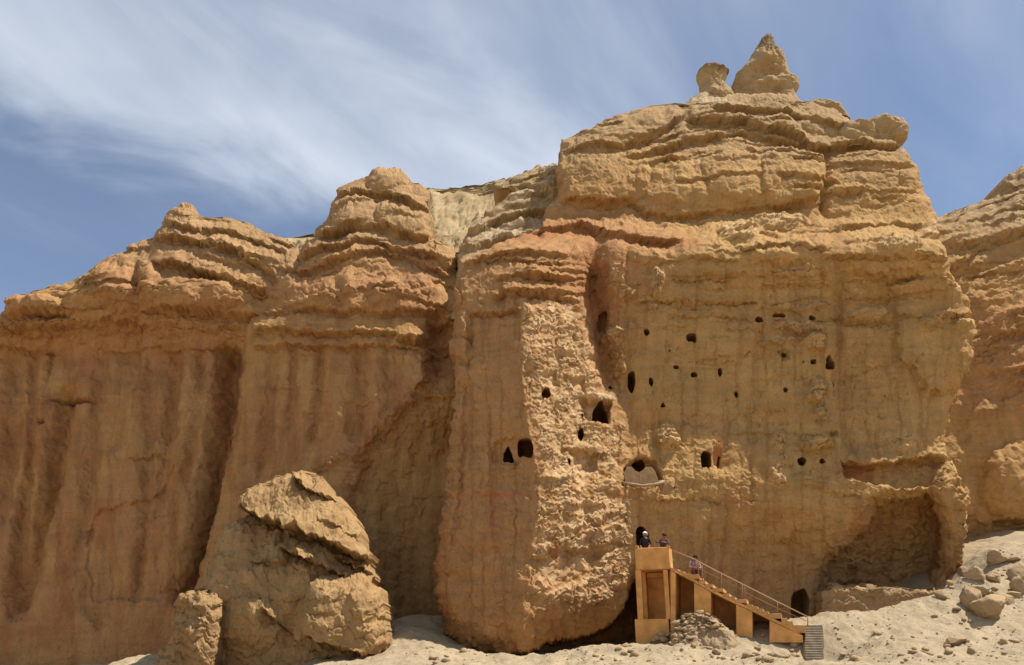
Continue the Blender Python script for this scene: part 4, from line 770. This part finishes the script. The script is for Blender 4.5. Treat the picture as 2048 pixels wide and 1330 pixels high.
# ------------------------------------------------------------------ stones
def g3(x, y, z, s): return (pn(x+z*.7, y-z*.4, s)+pn(y+x*.3, z+x*.5, s+3)+pn(z-y*.5, x+y*.2, s+5))*0.7
_ico = {}
def ico(sub):
    if sub not in _ico:
        bm = bmesh.new(); bmesh.ops.create_icosphere(bm, subdivisions=sub, radius=1.0); V = np.array([v.co[:] for v in bm.verts]); Fc = np.array([[v.index for v in f.verts] for f in bm.faces]); bm.free(); _ico[sub] = (V, Fc)
    return _ico[sub]
def stone_co(sub, seed, cuts=7, rough=0.12):
    V, Fc = ico(sub); r = np.random.default_rng(seed); P = V*(1+0.25*g3(V[:, 0]*1.1+seed, V[:, 1]*1.1, V[:, 2]*1.1, seed % 50))[:, None]
    for k in range(cuts):
        n = r.normal(size=3); n /= np.linalg.norm(n); d = r.uniform(0.5, 0.85); t = P@n-d; P = P-np.where(t > 0, t, 0)[:, None]*n*0.92
    if sub > 2: P = P*(1+rough*g3(P[:, 0]*4+seed, P[:, 1]*4, P[:, 2]*4, (seed+9) % 50)+rough*.5*g3(P[:, 0]*11, P[:, 1]*11+seed, P[:, 2]*11, (seed+19) % 50))[:, None]
    return P, Fc
def stone_mesh(name, sub, seed, cuts=7, rough=0.12, smooth=True):
    P, Fc = stone_co(sub, seed, cuts, rough); return fast_mesh(name, P, Fc, None, smooth)
def ray(px, py): v = (CY-py)/F_PX; c, s = math.cos(PITCH), math.sin(PITCH); return np.array([(px-CX)/F_PX, c-v*s, s+v*c])
def ground_hit(px, py, y0=28.0, y1=47.0):
    Y = np.linspace(y0, y1, 500); d = ray(px, py); t = Y/d[1]; X = d[0]*t; Z = EYE+d[2]*t; below = Z < ground_z(X, Y)
    k = np.argmax(below) if below.any() else 499; return Vector((X[k], Y[k], Z[k]))
BO = [(1997, 1119, 32, 24, 'brown boulder highest on the right slope'), (1931, 1144, 26, 15, 'low brown boulder beside the alcove edge on the right slope'), (1952, 1152, 30, 24, 'cream streaked boulder below the alcove edge'),
      (1990, 1157, 32, 17, 'flat wedge boulder under the highest one on the right slope'), (2041, 1148, 30, 30, 'upright boulder at the right edge of the photo'), (2044, 1174, 24, 32, 'tall boulder at the right edge, lower of the pair'),
      (1888, 1190, 24, 17, 'rounded boulder at the corner of the shaded alcove'), (1946, 1198, 30, 42, 'tilted slab leaning at the left of the boulder cluster'), (1962, 1186, 34, 18, 'dark flat boulder at the back of the boulder cluster'),
      (1980, 1214, 66, 36, 'large yellow boulder with an overhanging lip in the boulder cluster'), (1999, 1199, 28, 22, 'round boulder perched on the right of the large yellow one'), (2019, 1200, 20, 19, 'small boulder at the right end of the boulder cluster'),
      (2034, 1189, 30, 13, 'low flat boulder behind the right end of the cluster'), (1914, 1283, 32, 13, 'dark jagged low stone in the gully on the right slope'), (1948, 1303, 13, 13, 'small pointed dark stone low on the right slope'), (2012, 1285, 16, 9, 'small rusty stone low at the right'),
      (1905, 1166, 18, 10, 'small stone on the rim above the shaded alcove'), (2030, 1118, 22, 10, 'small low rock near the top right of the slope')]
for i, (x, y, w, h, lab) in enumerate(BO):
    p = ground_hit(x, min(y+h*0.42, 1328)); sc = p.y/math.cos(PITCH)*0.93/F_PX
    me = stone_mesh('boulder', 4, 300+i, 8, 0.10); o = mk_obj('boulder', me, [M_BOULDER], None, None, lab, 'boulder', 'boulders on the right slope')
    rx, rz = w*sc*0.62, h*sc*0.66; o.scale = (rx, max(rx, rz)*0.75, rz); o.location = (p.x, p.y+0.1, p.z+rz*0.62); o.rotation_euler = (random.uniform(-.15, .15), random.uniform(-.25, .25), random.uniform(-.4, .4))
# rubble beside the stair
rw = thing('rubble_wall', 'heap of piled rubble stones against the foot of the staircase', 'rubble wall')
sm = [stone_mesh('stone', 2, 500+i, 6) for i in range(14)]
for m in sm: m.materials.append(M_BOULDER)
RUB = [(1347, 1240), (1356, 1234), (1366, 1233), (1380, 1227), (1400, 1224), (1420, 1227), (1438, 1236), (1450, 1250), (1452, 1262), (1400, 1268), (1362, 1284), (1344, 1288)]
xs, ys = np.meshgrid(np.arange(1344, 1456, 5.6), np.arange(1224, 1290, 4.2)); xs = xs+RNG.uniform(-2.2, 2.2, xs.shape); ys = ys+RNG.uniform(-1.6, 1.6, ys.shape)
ins = poly_mask(xs, ys, RUB, 0.5) > 0.4
for x, y in zip(xs[ins], ys[ins]):
    w = -0.30-1.05*max(0, (y-1226)/74)+random.uniform(-.05, .05); u, z = fr(x, y, w)
    if random.random() < .5: continue
    o = bpy.data.objects.new('stone', random.choice(sm)); COL.objects.link(o); o.parent = rw; o.location = L2W(u, z, w)
    s = random.choice((.06, .08, .1, .12, .16)); o.scale = (s*random.uniform(1, 1.9), s*1.2, s*random.uniform(.45, .8)); o.rotation_euler = (random.uniform(-.3, .3), random.uniform(-.3, .3), random.uniform(0, 6.3))
mound = relief('earth_mound', np.arange(1226, 1300, 2.0), 60, OUT((1226, 1392), (1232, 1366), (1240, 1350), (1270, 1346), (1300, 1340)), OUT((1226, 1412), (1230, 1428), (1240, 1442), (1255, 1454), (1270, 1470), (1300, 1480)),
       lambda px, py: itp(py, [(1226, P0.y-.20), (1300, P0.y-1.35)])-(px-1271)/44*math.tan(PHI), lambda px, py: px*0, lambda px, py: -.10*fbm(px/14, py/10, 3, 731), lambda px, py: const3(px.shape, (0.36, 0.25, 0.14)), M_GROUND, 12, .5, kind=None, parent=rw, cap=(.2, .4), sides=(.2, .5))
# loose stones
sp = [(1500+i*7.2+random.uniform(-2, 2), 1312+random.uniform(-2, 5), random.uniform(.06, .14)) for i in range(14)]
for x, y, s in sp:
    p = ground_hit(x, y); o = mk_obj('stone', random.choice(sm), (), None, None, 'brown stone in the short row laid below the staircase', 'stone', 'row of stones below the staircase'); o.location = p+Vector((0, 0, s*.3)); o.scale = (s*1.3, s, s*.8); o.rotation_euler = (0, 0, random.uniform(0, 6))
for x, y, s in ((1318, 1276, .16), (1308, 1280, .12), (1328, 1279, .2), (1335, 1270, .13), (1322, 1268, .15), (1300, 1284, .09), (1345, 1288, .2)):
    p = ground_hit(x, min(y+12, 1296), 36, 40); o = mk_obj('stone', random.choice(sm), (), None, None, 'pale stone piled against the base of the platform', 'stone', 'stones at the platform foot'); u, z = fr(x, y, -.2); q = L2W(u, z, -.2); o.location = q; o.scale = (s*1.3, s, s*.75); o.rotation_euler = (0, 0, random.uniform(0, 6))
cnt = 0
while cnt < 160:
    x = random.uniform(1100, 2045) if cnt > 14 else random.uniform(780, 1000); y = random.uniform(1105, 1328)
    p = ground_hit(x, y); q = ground_hit(x, y-4)
    if abs(p.y-q.y) > 4 or p.y > 44 or (1595 < x < 1670): continue
    if x < 1860 and y < 1265 and x > 1270: continue
    diag = abs(x-np.interp(y, [1150, 1230, 1290], [1905, 1858, 1880])) < 22
    if not diag and random.random() < .35: continue
    s = random.choice((.04, .05, .06, .08, .1, .13, .18)); o = mk_obj('stone', random.choice(sm), (), None, None, 'small pale stone lying loose on the dusty slope', 'stone', 'loose stones on the slope')
    o.location = p+Vector((0, 0, s*.25)); o.scale = (s*random.uniform(.9, 1.6), s, s*random.uniform(.6, .9)); o.rotation_euler = (0, 0, random.uniform(0, 6)); cnt += 1
n = 9000; X = RNG.uniform(-12, 27, n); Y = RNG.uniform(30, 45, n); keep = fbm(X/2.2, Y/2.2, 3, 808)+RNG.uniform(-.5, .5, n) > 0.1; X, Y = X[keep], Y[keep]; Z = ground_z(X, Y)
P1, F1 = stone_co(1, 900, 5); VV = []; FF = []; S = RNG.gamma(1.3, .014, len(X))+.008; A = RNG.uniform(0, 6.3, len(X)); c, s = np.cos(A), np.sin(A)
B = P1[None]*S[:, None, None]*np.array([1.3, 1, .7]); B = np.stack([B[..., 0]*c[:, None]-B[..., 1]*s[:, None]+X[:, None], B[..., 0]*s[:, None]+B[..., 1]*c[:, None]+Y[:, None], B[..., 2]+(Z+S*.2)[:, None]], -1)
FI = F1[None]+(np.arange(len(X))*len(P1))[:, None, None]
mk_obj('gravel', fast_mesh('gravel', B.reshape(-1, 3), FI.reshape(-1, 3), None, False), [M_STONE], None, 'stuff', 'fine gravel strewn over the dusty slope', 'gravel')

# ------------------------------------------------------------------ low wall under the alcove, walled cave mouth
relief('mud_wall', np.arange(1172, 1266, 1.6), 150, OUT((1172, 1668), (1176, 1660), (1182, 1642), (1262, 1638)), OUT((1172, 1765), (1175, 1775), (1180, 1870), (1262, 1880)),
       lambda px, py: px*0+44.2, lambda px, py: -(px-1770)/260*.3, lambda px, py: -(.12*fbm(px/40, py/24, 4, 721)+.05*fbm(px/10, py/7, 3, 722)+.015*layers(py+5*fbm(px/30, py/30, 2, 723), 75, 7, 16)),
       lambda px, py: const3(px.shape, (0.36, 0.225, 0.11)), M_CLIFF, 8, .25, kind=None, label='low weathered mud wall standing inside the shaded alcove', cat='wall', cap=(.2, .5, .9), sides=(.1, .5, .9), edge_noise=1.5)
def surf(px, py):
    a = np.array([[float(px)]]); b = np.array([[float(py)]]); return float((mainY(a, b)+main_macro(a, b)+main_micro(a, b))[0, 0])
YB = sum(surf(x, y) for x, y in ((1236, 950), (1300, 990), (1335, 950), (1270, 995)))/4+0.12
bl = thing('walled_cave_mouth', 'broken mud wall with a wooden beam closing a cave mouth above the platform', 'mud wall')
def slab(name, pts, Y, dep, mat, parent):
    bm = bmesh.new(); a = [bm.verts.new(at(x, y, Y)) for x, y in pts]; b = [bm.verts.new(v.co+Vector((0, dep, 0))) for v in a]; k = len(pts)
    bm.faces.new(a); bm.faces.new(list(reversed(b)))
    for i in range(k): bm.faces.new((a[i], b[i], b[(i+1) % k], a[(i+1) % k]))
    return finish(bm, name, mat, parent, 0.015)
slab('mud_panel', [(1250, 967), (1248, 945), (1254, 934), (1262, 933), (1270, 941), (1277, 944), (1279, 967)], YB, .9, M_MUD, bl)
slab('mud_panel', [(1279.5, 967), (1278, 944.5), (1284, 942), (1290, 935), (1303, 934), (1310, 943), (1315, 956), (1316, 967)], YB+.03, .9, M_MUD, bl)
tube('beam', [at(1246, 966, YB-.25), at(1262, 968, YB-.28), at(1285, 971.5, YB-.3), at(1310, 969, YB-.28), at(1329, 963, YB-.22)], .075, M_WOOD, bl, 8, .09)
tube('beam', [at(1262, 974, YB-.15), at(1290, 976, YB-.15)], .03, M_WOOD, bl)
for (a, b, c, d, r) in ((1249, 966, 1247, 985, .035), (1252, 966, 1251, 979, .03), (1326, 963, 1328, 988, .05), (1323, 965, 1322, 977, .035), (1329, 965, 1330, 980, .03), (1268, 968, 1266, 975, .02), (1316, 962, 1328, 962, .05)):
    tube('stake', [at(a, b, YB-.2), at((a+c)/2+random.uniform(-1, 1), (b+d)/2, YB-.16), at(c, d, YB-.1)], r, M_WOOD, bl, 6, r*.7)
for a, b in ((1249, 966), (1283, 970), (1322, 966)): tube('bracket', [at(a, b, YB-.3), at(a, b, YB+.9)], .035, M_WOOD, bl, 6)

# ------------------------------------------------------------------ people
def pmat(n, c): return plain_mat(n, c, .12, 9, .85, .1)
M_SKIN = pmat('skin', (0.28, 0.15, 0.09)); M_DARK = pmat('dark_cloth', (0.035, 0.022, 0.028)); M_WHITE = pmat('white_cloth', (0.75, 0.74, 0.74)); M_HAIR = pmat('dark_hair', (0.02, 0.014, 0.012)); M_MAROON = pmat('maroon_cloth', (0.16, 0.055, 0.045)); M_ROSE = pmat('rose_check_cloth', (0.34, 0.20, 0.18)); M_PLAID = pmat('patterned_cloth', (0.10, 0.065, 0.08)); M_BLUE = pmat('slate_cloth', (0.06, 0.06, 0.09))
def person(name, label, J, mats, frame, head_dir=0.0, extra=None):
    """J: joint -> (right, forward, up) metres in the person's own frame; mats: body region -> material"""
    o, ax, fw = frame; W = lambda p: o+ax*p[0]+fw*p[1]+Vector((0, 0, p[2]))
    names, co, rad, reg, ed = [], [], [], [], []
    def add(n, p, r, g, par=None):
        names.append(n); co.append(W(p)); rad.append(r); reg.append(g); i = len(co)-1
        if par is not None: ed.append((names.index(par), i))
        return i
    add('pelvis', J['pelvis'], .13, 'legs'); add('waist', J['waist'], .12, 'top', 'pelvis'); add('chest', J['chest'], .135, 'top', 'waist'); add('neck', J['neck'], .055, 'skin', 'chest')
    hd = Vector(J['head']); nk = Vector(J['neck']); d = (hd-nk).normalized()
    add('jaw', tuple(nk+d*.06), .075, 'skin', 'neck'); add('head', tuple(hd), .095, 'skin', 'jaw'); add('crown', tuple(hd+d*.07), .075, 'hair', 'head')
    for s in ('l', 'r'):
        add('sh'+s, J['sh'+s], .07, 'top', 'chest'); add('el'+s, J['el'+s], .048, 'top', 'sh'+s); add('wr'+s, J['wr'+s], .032, 'skin', 'el'+s)
        e, wv = Vector(J['el'+s]), Vector(J['wr'+s]); t = (wv-e).normalized(); sd = t.cross(Vector((0, 0, 1)));  sd = sd.normalized() if sd.length > .1 else Vector((1, 0, 0)); dn = t.cross(sd).normalized()
        if dn.z > 0: dn = -dn
        add('pa'+s, tuple(wv+t*.06), .034, 'skin', 'wr'+s)
        for k, (off, ln) in enumerate(((-.028, .065), (-.01, .078), (.01, .072), (.028, .055))):
            b = wv+t*.10+sd*off; add('f%d%s' % (k, s), tuple(b), .011, 'skin', 'pa'+s); add('g%d%s' % (k, s), tuple(b+t*ln*.6+dn*.012), .0095, 'skin', 'f%d%s' % (k, s)); add('h%d%s' % (k, s), tuple(b+t*ln*.85+dn*.04), .0085, 'skin', 'g%d%s' % (k, s))
        tb = wv+t*.04-sd*.04; add('t0'+s, tuple(tb), .013, 'skin', 'wr'+s); add('t1'+s, tuple(tb+t*.045-sd*.015+dn*.01), .0105, 'skin', 't0'+s)
        add('hp'+s, J['hp'+s], .095, 'legs', 'pelvis'); add('kn'+s, J['kn'+s], .062, 'legs', 'hp'+s); add('an'+s, J['an'+s], .042, 'legs', 'kn'+s); a = Vector(J['an'+s]); add('to'+s, tuple(a+Vector((0, .16, -.05))), .035, 'shoe', 'an'+s)
    me = bpy.data.meshes.new('skeleton'); me.from_pydata([c[:] for c in co], ed, []); tmp = bpy.data.objects.new('tmp', me); COL.objects.link(tmp)
    sk = tmp.modifiers.new('skin', 'SKIN'); sk.use_smooth_shade = True
    for i, r in enumerate(rad): me.skin_vertices[0].data[i].radius = (r, r)
    me.skin_vertices[0].data[0].use_root = True
    tmp.modifiers.new('sub', 'SUBSURF').levels = 1
    dg = bpy.context.evaluated_depsgraph_get(); dg.update(); bm_ = bpy.data.meshes.new_from_object(tmp.evaluated_get(dg)); bpy.data.objects.remove(tmp)
    keys = list(dict.fromkeys(mats.values())); bm_.materials.clear()
    for m in keys: bm_.materials.append(m)
    C = np.array([c[:] for c in co])
    for p in bm_.polygons:
        k = int(np.argmin(((C-np.array(p.center[:]))**2).sum(1)/np.array(rad)**.5)); p.material_index = keys.index(mats[reg[k]]); p.use_smooth = True
    bm_.name = name; ob = mk_obj(name, bm_, (), None, None, label, 'person')
    # face and hair
    hw = W(tuple(hd)); up = (W(tuple(hd+d*.1))-hw).normalized(); f = (fw-up*fw.dot(up)).normalized(); r_ = f.cross(up)
    V, Fc = ico(2)
    def blob(nm, c, sx, sy, sz, mat, cut=None):
        P = V.copy(); P = [tuple(c+r_*float(q[0])*sx+f*float(q[1])*sy+up*float(q[2])*sz) for q in P]; F2 = [tuple(t) for t in Fc.tolist() if cut is None or cut(V[t].mean(0))]
        m = bpy.data.meshes.new(nm); m.from_pydata(P, [], F2); m.polygons.foreach_set('use_smooth', np.ones(len(F2), bool)); mk_obj(nm, m, [mat], ob)
    blob('nose', hw+f*.098-up*.01, .014, .018, .024, M_SKIN); blob('mouth', hw+f*.088-up*.052, .026, .008, .008, M_MAROON)
    for s in (-1, 1): blob('eye', hw+f*.086+r_*.034*s+up*.018, .013, .009, .009, M_HAIR); blob('ear', hw+r_*.092*s, .014, .024, .034, M_SKIN)
    if extra == 'scarf': blob('head_scarf', hw+up*.035-f*.012, .122, .128, .125, M_WHITE, lambda q: q[2] > -.35 and not (q[1] > .45 and q[2] < .45))
    else: blob('hair', hw+up*.03-f*.012, .113, .118, .115, M_HAIR, lambda q: q[2] > -.5 and not (q[1] > .35 and q[2] < .55))
    return ob
STAND = dict(pelvis=(0, 0, .92), waist=(0, .01, 1.08), chest=(0, .01, 1.28), neck=(0, .01, 1.44), head=(0, .03, 1.56), shl=(-.19, 0, 1.36), shr=(.19, 0, 1.36), ell=(-.26, .02, 1.08), elr=(.26, .02, 1.08), wrl=(-.2, .2, .98), wrr=(.2, .2, .98), hpl=(-.09, 0, .88), hpr=(.09, 0, .88), knl=(-.1, .03, .48), knr=(.1, .03, .48), anl=(-.1, 0, .09), anr=(.1, 0, .09))
zf = fr(1305, 1132)[1]
def frame(px, py_, w, zfeet, yaw=0.0):
    u, _ = fr(px, py_, w); q = L2W(u, zfeet, w); ax = Vector((math.cos(yaw), -math.sin(yaw), 0)); fw = Vector((-math.sin(yaw), -math.cos(yaw), 0)); return (Vector((q.x, q.y, zfeet)), ax, fw)
person('person', 'standing person in dark clothes with a white head covering before the cave mouth', {k: (v[0], v[1], v[2]*.98) for k, v in STAND.items()}, dict(skin=M_SKIN, top=M_DARK, legs=M_DARK, hair=M_WHITE, shoe=M_HAIR), frame(1291, 1085, .75, zf, .3), extra='scarf')
LEAN = dict(STAND, pelvis=(0, -.25, .80), waist=(0, -.12, .93), chest=(.02, .06, 1.08), neck=(.05, .16, 1.20), head=(.08, .21, 1.32), shl=(-.17, .08, 1.14), shr=(.21, .1, 1.14), ell=(-.30, .26, 1.02), elr=(.28, .28, .98), wrl=(-.36, .30, 1.22), wrr=(.06, .34, 1.03), hpl=(-.1, -.25, .78), hpr=(.1, -.25, .78), knl=(-.12, -.05, .42), knr=(.12, -.05, .42), anl=(-.12, -.2, .09), anr=(.12, -.2, .09))
person('person', 'crouching person in patterned dark clothes leaning on the platform parapet', LEAN, dict(skin=M_SKIN, top=M_PLAID, legs=M_BLUE, hair=M_HAIR, shoe=M_HAIR), frame(1326, 1085, .5, zf+.06, .2))
SIT = dict(pelvis=(0, 0, .12), waist=(0, .04, .28), chest=(0, .08, .46), neck=(.02, .10, .61), head=(.05, .13, .73), shl=(-.18, .07, .54), shr=(.19, .08, .54), ell=(-.27, .15, .30), elr=(.27, .16, .30), wrl=(-.12, .34, .28), wrr=(.13, .34, .27), hpl=(-.1, .04, .10), hpr=(.1, .04, .10), knl=(-.16, .36, .22), knr=(.17, .36, .22), anl=(-.14, .34, -.14), anr=(.15, .34, -.14))
zs = fr(1388, 1148)[1]
person('person', 'person in maroon and checked clothes sitting at the top of the stair', SIT, dict(skin=M_SKIN, top=M_ROSE, legs=M_MAROON, hair=M_HAIR, shoe=M_HAIR), frame(1388, 1135, .55, zs+.02, -.15))
